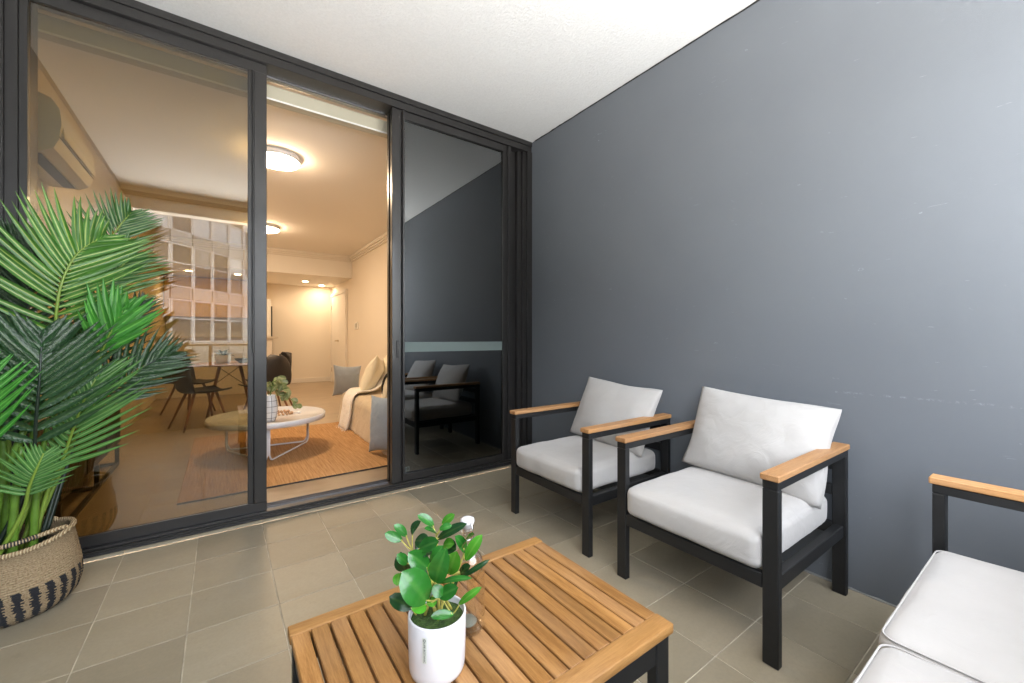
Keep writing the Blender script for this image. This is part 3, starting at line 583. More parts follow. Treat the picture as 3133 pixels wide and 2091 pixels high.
# ---------------- dining table and shell chairs
DT = Vector((-2.16, 3.95, FZ))
dt = thing('dining_table', 'round timber dining table with splayed legs in the back of the room', 'dining table', DT)
part('table_top', lathe([(0.001, .72), (.44, .72), (.45, .71), (.44, .695), (0.001, .69)], 48, 'table_wood'), dt)
for i in range(4):
    a = R(45 + 90 * i); part('leg', tube([(.16 * math.cos(a), .16 * math.sin(a), .69), (.36 * math.cos(a), .36 * math.sin(a), 0)], [.02, .013], 'leg_wood', 8), dt)
for i in range(4):
    a = R(45 + 90 * i); b = R(135 + 90 * i); part('brace_wire', tube([(.16 * math.cos(a), .16 * math.sin(a), .66), (.24 * math.cos(b), .24 * math.sin(b), .42)], .005, 'black_wire', 5), dt)
def shell_chair(x, y, rz, label):
    t = thing('dining_chair', label, 'dining chair', (x, y, FZ), rz, 'black shell chairs around the dining table')
    vs, fs = [], []; nu, nv = 14, 16
    for i in range(nv + 1):           # profile front edge -> seat -> backrest, chair faces +X
        s = i / nv
        if s < .5: px, pz, hw = .23 - .40 * (s / .5), .43 - .015 * math.sin(math.pi * s / .5), .215 + .02 * math.sin(math.pi * s)
        else: k_ = (s - .5) / .5; px, pz, hw = -.17 - .13 * k_ ** .8, .43 + .40 * k_ ** 1.25, .235 * math.sqrt(max(0, 1 - (k_ * .985) ** 3.4))
        for j in range(nu + 1):
            u = -1 + 2 * j / nu; vs.append((px + (.10 * u * u * max(0, (s - .35)) * 1.6), u * hw, pz + .035 * u * u * (1 if s < .5 else .4)))
    for i in range(nv):
        for j in range(nu): a = i * (nu + 1) + j; fs.append((a, a + 1, a + nu + 2, a + nu + 1))
    c_ = part('shell', mesh('shell', vs, fs, 'black_shell', True), t); m_ = c_.modifiers.new('thick', 'SOLIDIFY'); m_.thickness = .014
    for sx in (-1, 1):
        for sy in (-1, 1): part('leg', tube([(.11 * sx, .10 * sy, .42), (.23 * sx - .02, .20 * sy, 0)], [.017, .010], 'leg_wood', 8), t)
    return t
shell_chair(-2.45, 3.25, R(24), 'black shell dining chair nearest the left glass panel'); shell_chair(-1.68, 4.05, R(200), 'black shell dining chair whose back shows behind the grid vase')
shell_chair(-2.62, 4.5, R(-45), 'black shell dining chair on the far left side of the dining table'); shell_chair(-1.78, 3.42, R(118), 'black shell dining chair in front of the dining table by the door stile')
pp = thing('table_planter', 'pale pot with leafy green plant on the dining table', 'plant pot', DT + Vector((-.08, -.1, .7205))); part('pot', lathe([(0.001, 0), (.07, 0), (.085, .05), (.085, .11), (.078, .11), (.07, .08), (0.001, .08)], 24, 'stone_top'), pp)
for i in range(46):
    a = random.uniform(0, 6.28); e = random.uniform(.1, 1.2); d = Vector((math.cos(a) * math.cos(e), math.sin(a) * math.cos(e), math.sin(e))); b = Vector((0, 0, .09)) + d * random.uniform(.0, .07); part('leaf', leaf_mesh([b + d * .09 * t / 4 - Vector((0, 0, .03 * (t / 4) ** 2)) for t in range(5)], d.cross(Vector((0, 0, 1))), .045, 'small_leaf_dark', shape='round'), pp)
tag(part('bowl', lathe([(0.001, 0), (.04, 0), (.09, .05), (.1, .065), (.095, .065), (.04, .01), (0.001, .008)], 28, 'dark_slot'), None, DT + Vector((.14, -.16, .7205))), 'small dark bowl beside the pot on the dining table', 'bowl')

# ================================================================== balcony furniture
def frame_parts(t, W2, D, zA=.625):
    pass
def armchair(name, label, loc, group):
    """faces -X, origin on the floor under its centre; 0.70 deep, 0.675 wide"""
    t = thing(name, label, 'armchair', loc, 0, group); D2, W2 = .35, .3375; lw, lt = .05, .03
    for sy in (-1, 1):
        y0, y1 = sorted((sy * (W2 - lw), sy * W2))
        pbox('front_leg', t, 'chair_metal', -D2, -D2 + lt, y0, y1, 0, .595, .0025); pbox('rear_leg', t, 'chair_metal', D2 - lt, D2, y0, y1, 0, .595, .0025)
        pbox('arm_rail', t, 'chair_metal', -D2, D2, y0, y1, .5955, .6245, .0025)
        a0, a1 = sorted((sy * (W2 - lw - .005), sy * (W2 + .005))); pbox('armrest', t, 'arm_wood', -D2 - .008, D2 + .004, a0, a1, .625, .647, .003)
        pbox('side_rail', t, 'chair_metal', -D2 + lt + .0005, D2 - lt - .0005, y0 + .008, y1 - .008, .25, .30, .0025)
    pbox('front_rail', t, 'chair_metal', -D2 + .002, -D2 + .03, -W2 + lw + .0005, W2 - lw - .0005, .25, .30, .0025); pbox('rear_rail', t, 'chair_metal', D2 - .03, D2 - .002, -W2 + lw + .0005, W2 - lw - .0005, .25, .30, .0025)
    for z in (.42, .53): pbox('back_bar', t, 'chair_metal', D2 - .028, D2 - .006, -W2 + lw + .0005, W2 - lw - .0005, z, z + .045, .0025)
    for k in range(3): y = -.2 + .2 * k; pbox('seat_slat', t, 'chair_metal', -D2 + .031, D2 - .031, y - .02, y + .02, .283, .2985, .001)
    return t
cush1 = seat_cushion(.655, .57, .128, 'cushion_fabric', 2.3, wr=.8); cush2 = seat_cushion(.655, .57, .132, 'cushion_fabric', 6.1, wr=.4)
gA = 'armchairs against the grey wall'
c1 = armchair('armchair', 'black framed armchair nearest the glass door, timber armrests and pale cushion', (-.405, -1.0725, 0), gA)
part('seat_cushion', cush1, c1, (-.035, 0, .3005))
c2 = copy_tree(c1); c2.location = (-.405, -1.925, 0); c2['label'] = 'larger looking black framed armchair beside the slatted table, with timber armrests'
for ch in c2.children:
    if ch.name.startswith('seat_cushion'): ch.data = cush2
pz = .4365
tag(part('back_cushion', pillow(.62, .42, .17, 'cushion_fabric', 21.0), None, (-.215, -1.10, .627), (R(4), R(23), 0)), 'off white back cushion on the armchair nearest the glass door', 'cushion', 'loose back cushions on the armchairs')
tag(part('back_cushion', pillow(.63, .43, .18, 'cushion_fabric', 34.0), None, (-.215, -1.945, .632), (R(3), R(23), 0)), 'off white back cushion on the armchair beside the slatted table', 'cushion', 'loose back cushions on the armchairs')
# outdoor sofa, faces the glass (+Y)
s0 = thing('outdoor_sofa', 'black framed two seat outdoor sofa with timber arm at the right edge', 'sofa', (-1.03, -2.92, 0)); X0, X1, Y0, Y1 = -.73, .73, -.36, .36
for sx in (-1, 1):
    x0, x1 = sorted((sx * (X1 - .05), sx * X1))
    zl = .595 if sx > 0 else .30
    pbox('front_leg', s0, 'chair_metal', x0, x1, Y1 - .03, Y1, 0, zl, .0025); pbox('rear_leg', s0, 'chair_metal', x0, x1, Y0, Y0 + .03, 0, .595, .0025); pbox('side_rail', s0, 'chair_metal', x0 + .008, x1 - .008, Y0 + .0305, Y1 - .0305, .25, .30, .0025)
    if sx < 0: continue
    pbox('arm_rail', s0, 'chair_metal', x0, x1, Y0, Y1, .5955, .6245, .0025)
    a0, a1 = sorted((sx * (X1 - .055), sx * (X1 + .005))); pbox('armrest', s0, 'arm_wood_y', a0, a1, Y0 - .004, Y1 + .008, .625, .647, .003)
pbox('front_rail', s0, 'chair_metal', X0 + .0505, X1 - .0505, Y1 - .03, Y1 - .002, .25, .30, .0025); pbox('rear_rail', s0, 'chair_metal', X0 + .0505, X1 - .0505, Y0 + .002, Y0 + .03, .25, .30, .0025)
for z in (.42, .53): pbox('back_bar', s0, 'chair_metal', X0 + .0505, X1 - .0505, Y0 + .006, Y0 + .028, z, z + .045, .0025)
for k in range(6): x = -.55 + .22 * k; pbox('seat_slat', s0, 'chair_metal', x - .02, x + .02, Y0 + .031, Y1 - .031, .283, .2985, .001)
sc1 = seat_cushion(.665, .64, .13, 'cushion_fabric', 8.8, wr=.4); sc2 = seat_cushion(.665, .64, .13, 'cushion_fabric', 4.2, wr=.4)
o1 = part('seat_cushion', sc1, s0, (.333, .03, .3005)); o2 = part('seat_cushion', sc2, s0, (-.340, .02, .3005))
def piping(parent, sx, sy, z):
    r = .03; pts = []
    for cx, cy_, a0 in ((sx / 2 - r, sy / 2 - r, 0), (-sx / 2 + r, sy / 2 - r, 90), (-sx / 2 + r, -sy / 2 + r, 180), (sx / 2 - r, -sy / 2 + r, 270)):
        for k in range(5): a = R(a0 + k * 22.5); pts.append((cx + r * math.cos(a), cy_ + r * math.sin(a), z))
    return part('piping', tube(pts, .0022, 'cushion_fabric', 6, True), parent)
piping(o1, .655, .63, .121); piping(o2, .655, .63, .121)
for x, sd_ in ((.34, 41.0), (-.34, 47.0)): tag(part('back_cushion', pillow(.62, .42, .17, 'cushion_fabric', sd_), None, (-1.03 + x, -3.115, .63), (0, R(23), R(90))), 'off white back cushion on the outdoor sofa, %s' % ('wall side' if x > 0 else 'side away from the wall'), 'cushion', 'loose back cushions on the outdoor sofa')

# ---------------- slatted table
TX0, TX1, TY0, TY1, TZ = -2.122, -1.334, -2.252, -1.700, .39
tb = thing('slatted_table', 'low timber slat coffee table on black metal legs', 'coffee table', ((TX0 + TX1) / 2, (TY0 + TY1) / 2, 0)); hx, hy = (TX1 - TX0) / 2, (TY1 - TY0) / 2
pbox('end_board', tb, 'slat_wood_x', -hx, hx, hy - .042, hy, TZ - .024, TZ, .003, seg=2); pbox('end_board', tb, 'slat_wood_x', -hx, hx, -hy, -hy + .05, TZ - .024, TZ, .003, seg=2)
ns_ = 18; pitch = 2 * hx / ns_
for i in range(ns_): x = -hx + pitch * (i + .5); pbox('slat', tb, 'slat_wood_y', x - pitch / 2 + .0027, x + pitch / 2 - .0027, -hy + .0506, hy - .0426, TZ - .022, TZ - .0012 + random.uniform(-.0006, .0006), .0022)
lw = .05
for sx in (-1, 1):
    for sy in (-1, 1):
        x0, x1 = sorted((sx * (hx - .008), sx * (hx - .008 - lw))); y0, y1 = sorted((sy * (hy - .008), sy * (hy - .008 - .03))); pbox('leg', tb, 'chair_metal', x0, x1, y0, y1, 0, TZ - .0245, .0025)
for sy in (-1, 1): y0, y1 = sorted((sy * (hy - .010), sy * (hy - .036))); pbox('apron', tb, 'chair_metal', -hx + .0585, hx - .0585, y0, y1, TZ - .085, TZ - .0245, .0025)
for sx in (-1, 1): x0, x1 = sorted((sx * (hx - .012), sx * (hx - .04))); pbox('apron', tb, 'chair_metal', x0, x1, -hy + .0385, hy - .0385, TZ - .085, TZ - .0245, .0025)
for x in (-.13, .13): pbox('cross_bar', tb, 'chair_metal', x - .015, x + .015, -hy + .0405, hy - .0405, TZ - .05, TZ - .0245, .001)

# ---------------- white pot, its plant, bottle
pc = at(1003, 1531, z=TZ); pc.z = TZ + .0008
pot = thing('plant_pot', 'white cylindrical plant pot with a small vertical sticker on the slatted table', 'plant pot', pc); pr_, ph_ = .062, .123
part('body', lathe([(0.001, 0), (pr_ * .86, 0), (pr_ * .915, .003), (pr_ * .95, .010), (pr_ * .965, .020), (pr_ * .98, .05),  (pr_, ph_ - .003), (pr_ - .0015, ph_), (pr_ - .004, ph_), (pr_ - .0052, ph_ - .004), (pr_ - .0054, ph_ - .03), (0.001, ph_ - .03)], 64, 'white_gloss'), pot)
mo = []
for i in range(12): r = (pr_ - .0058) * i / 11; mo.append((max(r, .0005), ph_ - .010 - .006 * (r / pr_) ** 2))
mm = lathe(mo, 40, 'moss')
for v in mm.vertices: v.co.z += .0028 * nz3(v.co.x * 120, v.co.y * 120, 2)
part('moss', mm, pot)
# sticker: small printed strip below the rim, facing the camera side of the pot
cdir = Vector((CAM.x - pc.x, CAM.y - pc.y, 0)).normalized(); rdir = Vector((0, 0, 1)).cross(cdir); ang = math.atan2(cdir.y, cdir.x) - R(24); zs0 = ph_ - .016
stv, stf = [], []
for k in range(4):
    a = ang + (k - 1.5) / 3 * .010 / pr_
    for z in (zs0 - .052, zs0): stv.append(((pr_ + .0005) * math.cos(a), (pr_ + .0005) * math.sin(a), z))
for k in range(3): stf.append((2 * k, 2 * k + 2, 2 * k + 3, 2 * k + 1))
stk = part('sticker', mesh('sticker', stv, stf, 'sticker'), pot)
fc = bpy.data.curves.new('txt', 'FONT'); fc.body = 'LIFE BOTANIC'; fc.size = .0068; fc.align_x = 'LEFT'; fc.align_y = 'CENTER'; fc.extrude = .0001; fc.space_character = 1.05
fo = bpy.data.objects.new('txt', fc); COL.objects.link(fo); bpy.context.view_layer.update()
tm = bpy.data.meshes.new_from_object(fo.evaluated_get(bpy.context.evaluated_depsgraph_get())); bpy.data.objects.remove(fo); tm.materials.clear(); tm.materials.append(M('print_ink'))
xs_ = [v.co.x for v in tm.vertices]; kx = .040 / (max(xs_) - min(xs_))
for v in tm.vertices:
    lx, ly, lz = v.co; a = ang + (ly * .9) / pr_; rr = pr_ + .0009 + lz; v.co = (rr * math.cos(a), rr * math.sin(a), zs0 - .010 - lx * kx)
part('lettering', tm, stk)
part('emblem', tube([((pr_ + .001) * math.cos(ang + .0024 * math.cos(b) / pr_), (pr_ + .001) * math.sin(ang + .0024 * math.cos(b) / pr_), zs0 - .0055 + .0026 * math.sin(b)) for b in [2 * math.pi * i / 14 for i in range(14)]], .0006, 'print_ink', 4, True), stk)

pl = thing('potted_plant', 'bushy artificial plant with glossy rounded green leaves in the white pot', 'plant', pc + Vector((0, 0, ph_ - .012)))
D0 = (pc - CAM).dot(Vector((math.sin(YAW), math.cos(YAW), 0)))
def cz(x, y, o=0.0): return dep((1150 + x / 3.734) * .7498, (1540 + y / 3.734) * .7498, D0 + o)
P0 = pl.location
tips = {'a': (420, 540, 0), 'b': (690, 360, .0), 'c': (950, 780, .0), 'd': (630, 880, -.02), 'e': (760, 560, .03), 'f': (1000, 600, .01), 'g': (560, 700, .02), 'h': (740, 1060, -.03)}
base_pts = [cz(700, 1330, -.012), cz(715, 1320, -.004), cz(690, 1340, -.01), cz(860, 1240, .02), cz(560, 1290, .0), cz(720, 1310, .01), cz(700, 1300, .0), cz(710, 1350, -.015)]
for k, (nm, (x, y, o)) in enumerate(tips.items()):
    b = base_pts[k]; b.z = P0.z + .001; e = cz(x, y, o); m = b.lerp(e, .5) + Vector((random.uniform(-.008, .008), random.uniform(-.008, .008), .006)); part('twig', tube([p - P0 for p in spline([b, m, e], 8)], [.0034 - .0002 * i for i in range(9)], 'twig', 6), pl)
LV = [(660, 260, 470, 140, .030, 0, 0), (755, 245, 905, 128, .026, 0, 1), (300, 425, 100, 345, .030, 0, 0), (352, 375, 200, 250, .028, .015, 0), (410, 365, 525, 205, .028, -.01, 2), (700, 360, 548, 300, .026, -.015, 0), (705, 410, 1050, 236, .030, -.01, 2), (725, 300, 875, 262, .022, -.02, 0),
      (490, 520, 725, 440, .042, -.03, 0), (592, 742, 365, 560, .052, -.035, 0), (682, 905, 820, 495, .056, -.045, 0), (650, 695, 775, 480, .040, -.02, 0), (825, 810, 925, 540, .048, -.012, 1), (1030, 555, 895, 375, .034, 0, 0), (995, 525, 1135, 365, .036, -.01, 0), (1025, 650, 1222, 355, .034, -.015, 1),
      (362, 692, 236, 582, .030, 0, 0), (575, 1125, 290, 775, .085, -.06, 0), (410, 1200, 150, 1065, .044, -.01, 2), (570, 1160, 400, 1215, .040, -.05, 1), (582, 858, 428, 930, .028, -.05, 0), (725, 915, 1110, 865, .018, -.03, 0), (725, 1065, 945, 965, .040, -.055, 0), (655, 945, 760, 1060, .034, -.058, 0), (755, 1055, 922, 1025, .028, -.02, 2), (948, 1155, 1215, 955, .022, -.01, 1), (885, 1270, 625, 1300, .026, -.045, 0), (990, 840, 1307, 640, .016, .0, 2),
      (565, 832, 385, 715, .034, -.02, 2), (640, 1070, 535, 915, .040, -.025, 0), (940, 845, 1088, 715, .034, .0, 2), (450, 430, 610, 445, .044, .02, 2), (345, 780, 285, 545, .050, .03, 2), (520, 560, 640, 580, .034, -.02, 2), (770, 480, 900, 470, .034, .0, 1), (780, 470, 920, 540, .044, .02, 2), (480, 420, 540, 560, .040, .03, 2), (590, 760, 700, 690, .022, -.05, 1), (860, 900, 920, 960, .040, .02, 2), (620, 1080, 660, 1190, .030, -.03, 1), (270, 800, 245, 950, .030, .0, 1), (420, 690, 570, 850, .045, .0, 2), (560, 640, 690, 820, .04, .03, 2), (800, 640, 880, 800, .05, .03, 2), (430, 760, 560, 1000, .05, .02, 2), (700, 640, 800, 760, .05, .03, 2)]
view = (CAM - pc).normalized()
for i, (bx_, by_, tx_, ty_, w, o, mi) in enumerate(LV):
    b = cz(bx_, by_, o + .012) - P0; t = cz(tx_, ty_, o + random.uniform(-.02, .01)) - P0; d = t - b; L = d.length
    side = d.cross(view + Vector((random.uniform(-.35, .35), random.uniform(-.35, .35), random.uniform(-.1, .5)))).normalized(); nn = side.cross(d).normalized()
    if nn.dot(view) < 0: nn = -nn; side = -side
    w *= .76; arc = L * random.uniform(.06, .14); part('leaf', leaf_mesh([b + d * (k / 8) + nn * arc * math.sin(math.pi * k / 8 * .9) for k in range(9)], side, w, ('small_leaf', 'small_leaf_bright', 'small_leaf_dark')[mi], fold=random.uniform(.10, .3), shape='round'), pl)
    if i < 31:
        e_ = min((cz(*q_) - P0 for q_ in tips.values()), key=lambda p: (p - b).length); e_ = e_ if (e_ - b).length < .05 else b - d.normalized() * .022 - Vector((0, 0, .012)); part('twig', tube(spline([e_, e_.lerp(b, .55) + Vector((0, 0, -.004)), b + d * .06], 5), .0015, 'twig', 5), pl)
# bottle
bq = at(1072, 1440, z=TZ); bq.z = TZ + .0008; bt = thing('glass_bottle', 'clear swing top glass bottle with white stopper behind the white pot', 'bottle', bq)
part('glass_body', lathe([(0.001, .004), (.034, .001), (.041, .004), (.043, .012), (.043, .13), (.042, .15), (.036, .172), (.022, .195), (.0155, .21), (.0145, .238), (.017, .240), (.017, .247), (.0125, .247), (.0115, .21), (.019, .193), (.033, .171), (.0395, .15), (.0405, .13), (.0405, .014), (.036, .008), (0.001, .012)], 40, 'bottle_glass'), bt)
stp = part('stopper', lathe([(0.001, .236), (.0105, .240), (.0115, .2475), (.0125, .248), (.0125, .254), (.0165, .256), (.0175, .262), (.0165, .268), (.009, .271), (0.001, .2715)], 24, 'white_gloss'), bt)
part('wire_bail', tube([(.0, .0185, .222), (.002, .024, .236), (0, .022, .262), (0, .0165, .264)], .0013, 'wire', 6), bt); part('wire_bail', tube([(.0, -.0185, .222), (.002, -.024, .236), (0, -.022, .262), (0, -.0165, .264)], .0013, 'wire', 6), bt)
part('wire_collar', tube([(.0165 * math.cos(a), .0165 * math.sin(a), .222) for a in [2 * math.pi * i / 20 for i in range(20)]], .0014, 'wire', 6, True), bt)
part('base_disc', lathe([(0.001, .0125), (.022, .013), (.024, .016), (.022, .0185), (0.001, .019)], 24, 'frosted_strip'), bt)

# ---------------- basket and palm
bc = Vector((-2.945, -.315, 0)); bs = thing('woven_basket', 'round woven straw basket with black stripes on its lower half', 'basket', bc)
prof = spline([(.150, .002, 0), (.178, .03, 0), (.193, .075, 0), (.195, .12, 0), (.186, .19, 0), (.174, .25, 0), (.168, .288, 0)], 40)
n, vs, fs, uv = 132, [], [], []; m = len(prof)
for i in range(n + 1):
    a = 2 * math.pi * i / n
    for j, p in enumerate(prof):
        r = p.x + .0022 * (1 if i % 3 == 0 else -.4) * (.6 + .4 * math.cos(j * math.pi)) + .0015 * nz3(math.cos(a) * 4, math.sin(a) * 4, j * .2); vs.append((r * math.cos(a), r * math.sin(a), p.y + .012 * math.sin(a * 2 + 1.2) * (p.y / .288) ** 3)); uv.append((i / n, j / (m - 1)))
for i in range(n):
    for j in range(m - 1): a = i * m + j; fs.append((a, a + m, a + m + 1, a + 1))
bo = part('body', mesh('basket', vs, fs, 'basket_weave', True, uv), bs); md = bo.modifiers.new('thick', 'SOLIDIFY'); md.thickness = .009; md.offset = -1
part('base', lathe([(0.001, .003), (.150, .003), (.150, .008), (0.001, .008)], 40, 'straw_rope'), bs)
def rimz(a): return .290 + .012 * math.sin(a * 2 + 1.2)
part('rim', tube([(.167 * math.cos(a), .167 * math.sin(a), rimz(a)) for a in [2 * math.pi * i / 72 for i in range(72)]], [.0095 + .0012 * (i % 2) for i in range(72)], 'straw_rope', 8, True), bs)
for a0 in (R(-68), R(112)):
    pts, n_ = [], 36
    for i in range(n_ + 1):
        u = i / n_; a = a0 + R(-58 + 116 * u); lift = .012 + .030 * math.sin(math.pi * u) ** .5; pts.append(((.160 - .020 * math.sin(math.pi * u)) * math.cos(a), (.160 - .020 * math.sin(math.pi * u)) * math.sin(a), rimz(a) + lift - .01))
    hh = part('handle', tube(pts, [.0085 + .001 * (i % 2) for i in range(n_ + 1)], 'straw_rope', 8), bs)
    for i in range(13, 24): part('binding', tube([pts[i], Vector(pts[i]).lerp(Vector(pts[i + 1]), .5)], .0104, 'black_straw', 8), hh)
part('soil', lathe([(0.001, .235), (.08, .232), (.166, .226)], 40, 'soil'), bs)

pm0 = thing('palm_plant', 'large artificial palm with feathery green and dark glossy fronds in the woven basket', 'palm', bc + Vector((0, 0, .2265)))
PO = pm0.location
canes = [(-.045, -.075, .030, .10, .52), (.02, -.085, .026, .03, .45), (.065, -.05, .023, .05, .55), (-.09, .0, .028, -.06, .6), (.03, .06, .026, .02, .62), (-.03, .03, .03, 0, .7), (-.11, -.06, .02, -.05, .35)]
for (x, y, r, lean, h_) in canes:
    P = spline([(x, y, 0), (x + lean * .3, y - .01, h_ * .5), (x + lean, y - .02, h_)], 14); part('stem', tube(P, [r * (.62 if i % 4 else .72) * (1 - .45 * i / 14) for i in range(15)], 'palm_stem', 10), pm0)
IND = [0]
def frond(ctrl, base, L, mat, n, side_w=.016, a0=62, a1=26, indiv=True, start=.30, face=None, droop=.25, lens=(1.0, 1.0), rach='palm_rachis', skip=None):
    """ctrl: px, py, Y of the rachis from low to tip; base: foot in the basket"""
    pts = [base] + [at(px, py, y=Y) for (px, py, Y) in ctrl]; P = [p - PO for p in spline(pts, 40)]
    fo_ = part('frond', tube(P, [.0075 * (1 - .8 * i / 40) + .0012 for i in range(41)], rach, 6), pm0); acc = []
    vw = (CAM - pts[len(pts) // 2]).normalized() if face is None else Vector(face).normalized()
    for k in range(n):
        s = start + (1 - start) * (k + .5) / n; u = s * 40; i = min(int(u), 39); b = P[i].lerp(P[i + 1], u - i); T = (P[min(i + 1, 40)] - P[max(i - 1, 0)]).normalized()
        q_ = (s - start) / (1 - start); ln = L * (math.sin(math.pi * (.16 + .80 * q_ ** .9)) ** .6) * (1 - .25 * q_); ang = R(a0 + (a1 - a0) * q_)
        for sd_ in (-1, 1):
            if skip and sd_ == skip: continue
            jit = random.uniform(-.07, .07); a = ang + jit; vv = (vw + Vector((random.uniform(-.2, .2), random.uniform(-.2, .2), random.uniform(-.2, .2)))).normalized()
            Sd = T.cross(vw).normalized() * sd_; d0 = T * math.cos(a) + Sd * math.sin(a) + vw * random.uniform(-.05, .18); d0.normalize(); l_ = ln * random.uniform(.9, 1.06) * lens[0 if sd_ < 0 else 1]
            lp = []; cur = b.copy(); dd = d0.copy(); N = 7
            for j in range(N + 1):
                lp.append(cur.copy()); dd = (dd + T * .045 + Vector((0, 0, -droop / N * (.3 + j / N)))).normalized(); cur = cur + dd * l_ / N
            me = (lp, d0.cross(vv).normalized())
            acc.append(me)
    if indiv:
        for lp, sv in acc: part('leaflet', leaf_mesh(lp, sv, side_w, mat, fold=.35), fo_)
    else:
        vs, fs, uvs = [], [], []
        for lp, sv in acc:
            tmp = leaf_mesh(lp, sv, side_w, mat, fold=.35); o_ = len(vs); vs += [v.co.copy() for v in tmp.vertices]; fs += [tuple(x + o_ for x in p.vertices) for p in tmp.polygons]; uvs += [(j % 5 / 4, j // 5 / 7) for j in range(len(tmp.vertices))]; bpy.data.meshes.remove(tmp)
        lo = part('leaflets', mesh('leaflets', vs, fs, mat, True, uvs), fo_); lo['kind'] = 'stuff'
    return fo_
B = lambda x, y: bc + Vector((x, y, .24))
# main tall frond facing the viewer
frond([(120, 1010, -.34), (124, 850, -.38), (130, 711, -.42), (146, 637, -.42), (180, 580, -.40), (232, 545, -.36)], B(.0, -.06), .38, 'palm_green', 23, .025, 66, 30, start=.42, droop=.10)
# lower right mid green
frond([(112, 1120, -.34), (140, 1065, -.36), (168, 985, -.40), (196, 912, -.42), (232, 850, -.40)], B(.06, -.04), .30, 'palm_pale', 18, .021, 58, 22, start=.38, droop=.15, lens=(.45, 1.1))
# small low frond in front of the canes
frond([(50, 1180, -.44), (66, 1120, -.48), (80, 1085, -.5), (100, 1040, -.5)], B(-.02, -.11), .165, 'palm_pale', 13, .015, 66, 34, start=.40, droop=.3)
# dark glossy frond in the lower left
frond([(66, 1100, -.40), (84, 945, -.48), (92, 850, -.5), (96, 770, -.48)], B(-.04, -.08), .36, 'palm_dark', 15, .033, 62, 28, start=.36, droop=.12, rach='dark_rachis')
# dark glossy frond reaching right
frond([(150, 1060, -.26), (205, 950, -.26), (262, 893, -.24), (330, 842, -.22), (392, 812, -.2)], B(.07, .0), .27, 'palm_dark', 15, .025, 55, 20, start=.46, droop=.10, rach='dark_rachis')
# bright new leaf
frond([(190, 960, -.30), (226, 830, -.40), (250, 770, -.42), (286, 705, -.42)], B(.04, -.02), .26, 'palm_bright', 10, .032, 46, 16, start=.56, droop=.05)
# frond behind, tips to the right
frond([(160, 880, -.2), (205, 720, -.2), (250, 640, -.18), (310, 585, -.16)], B(.05, .04), .31, 'palm_deep', 17, .021, 60, 25, False, .45, droop=.3)
# top frond close to the glass
frond([(150, 880, -.12), (205, 680, -.12), (256, 548, -.12), (300, 488, -.1)], B(.03, .08), .25, 'palm_deep', 16, .019, 55, 30, False, .55, droop=.2)
# right, close to the glass at mid height
frond([(190, 960, -.14), (245, 850, -.12), (290, 750, -.12), (332, 690, -.1)], B(.07, .06), .2, 'palm_dark', 15, .015, 55, 25, False, .5, droop=.2, rach='dark_rachis')
# far left, half out of view
frond([(-30, 1080, -.5), (-58, 1000, -.56), (-56, 930, -.58), (-36, 840, -.58)], B(-.1, -.08), .27, 'palm_bright', 12, .019, 60, 25, False, .35, droop=.1)
frond([(0, 900, -.2), (-10, 720, -.2), (10, 620, -.2), (40, 540, -.2)], B(-.08, .05), .28, 'palm_dark', 20, .018, 60, 28, False, .4, droop=.2, rach='dark_rachis')
frond([(60, 900, -.2), (60, 740, -.22), (80, 640, -.24), (110, 560, -.24)], B(-.02, .05), .27, 'palm_dark', 22, .017, 62, 28, False, .35, droop=.2, rach='dark_rachis')
frond([(20, 1050, -.3), (10, 940, -.34), (30, 850, -.36), (50, 760, -.36)], B(-.06, -.02), .3, 'palm_deep', 17, .022, 62, 28, False, .3, droop=.25)
frond([(140, 1000, -.24), (160, 900, -.26), (180, 820, -.28), (200, 740, -.28)], B(.02, .0), .26, 'palm_deep', 17, .021, 62, 28, False, .3, droop=.25)

# ================================================================== across the street (seen only as a reflection)
struct(pbox('street', None, 'bounce_paving', -200, 200, -250, 40, -3.6, -3.4, 0))  # unseen ground, made pale and raised to bounce light onto the balcony ceiling
bl = thing('apartment_building', 'pale curved apartment building with tall gridded windows across the street', 'building', (-5, -25, -3.4))
arc = spline([(-14, -18.2, 0), (-9.5, -21.0, 0), (-5, -24.9, 0), (-4.1, -25.75, 0), (-1.0, -29.5, 0), (1.2, -33.3, 0), (2.6, -37.5, 0)], 400)
cum = [0]
for i in range(400): cum.append(cum[-1] + (arc[i + 1] - arc[i]).length)
nodes, k = [], 0; step = 1.32
for i, c_ in enumerate(cum):
    if c_ >= k * step: nodes.append(arc[i]); k += 1
OB = bl.location; levels = [(-3.75, -1.25), (-.75, 1.75), (2.4 - .15, 0), ]
floors = [-2.75 + 3.02 * i for i in range(4)]    # underside of each spandrel
FM, FP, GM = 'facade_frame', 'facade_panel', 'facade_glass'
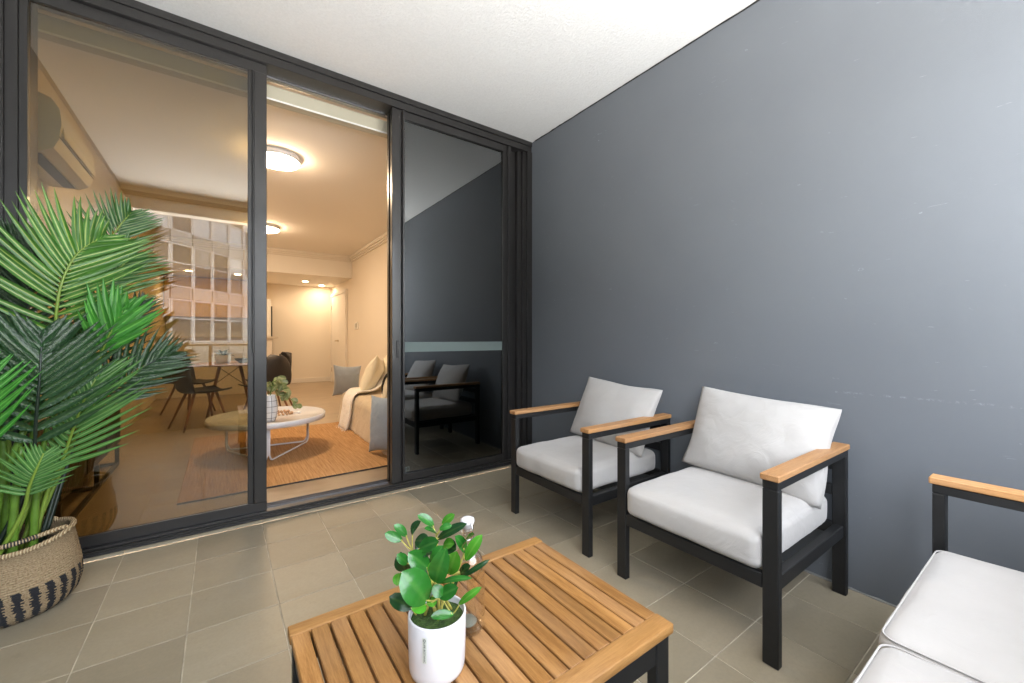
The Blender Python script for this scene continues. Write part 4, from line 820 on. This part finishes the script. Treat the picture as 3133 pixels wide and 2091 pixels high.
for i in range(len(nodes) - 1):
    a, b = nodes[i], nodes[i + 1]; mid = (a + b) / 2; d = (b - a); L = d.length; rz = math.atan2(d.y, d.x)
    for z in floors:
        for (nm, mt, dx, y0, w, z0, z1) in (('spandrel_panel', FP, 0, 0, L * .96, z, z + .62),):
            o = part(nm, box_mesh(round(w, 2), .12, round(z1 - z0, 3), mt, .01), bl, Vector((mid.x, mid.y, (z0 + z1) / 2)) - OB, (0, 0, rz))
        wz0, wz1 = z + .63, z + 3.0; hgt = wz1 - wz0
        key = ('win', round(L, 2))
        if key not in BOXC:
            bm = bmesh.new(); Lw = round(L, 2)
            for (x0, x1, za, zb, dp) in ((-Lw / 2, -Lw / 2 + .10, 0, hgt, .2), (Lw / 2 - .07, Lw / 2, 0, hgt, .16), (-Lw / 2 + .1, Lw / 2 - .07, 0, .07, .14), (-Lw / 2 + .1, Lw / 2 - .07, hgt - .09, hgt, .14), (-Lw / 2 + .1, Lw / 2 - .07, 1.28, 1.35, .12)):
                g = bmesh.ops.create_cube(bm, size=1)['verts']; bmesh.ops.scale(bm, vec=(x1 - x0, dp, zb - za), verts=g); bmesh.ops.translate(bm, vec=((x0 + x1) / 2, 0, (za + zb) / 2), verts=g)
            me = bpy.data.meshes.new('window'); bm.to_mesh(me); bm.free(); me.materials.append(M(FM)); BOXC[key] = me
        wn = part('window', BOXC[key], bl, Vector((mid.x, mid.y, wz0)) - OB, (0, 0, rz))
        for (za, zb) in ((.07, 1.28), (1.35, hgt - .09)): part('pane', box_mesh(round(L - .18, 2), .03, round(zb - za, 3), 'facade_sky_pane' if (z > 5 and random.random() < .6) else GM, 0), wn, (.015, -.02, (za + zb) / 2))  # paler top storey panes: reflected sky painted into their colour
part('roof_slab', mesh('slab', [(*(p + Vector((-.3, -.3, 0)))[:2], 9.33) for p in arc[::20]] + [(-40, -60, 9.33)] + [(*(p + Vector((-.3, -.3, 0)))[:2], -3.4) for p in arc[::20]] + [(-40, -60, -3.4)], [tuple(range(22))] + [(i, i + 1, 23 + i, 22 + i) for i in range(21)], 'facade_panel'), bl, -OB)
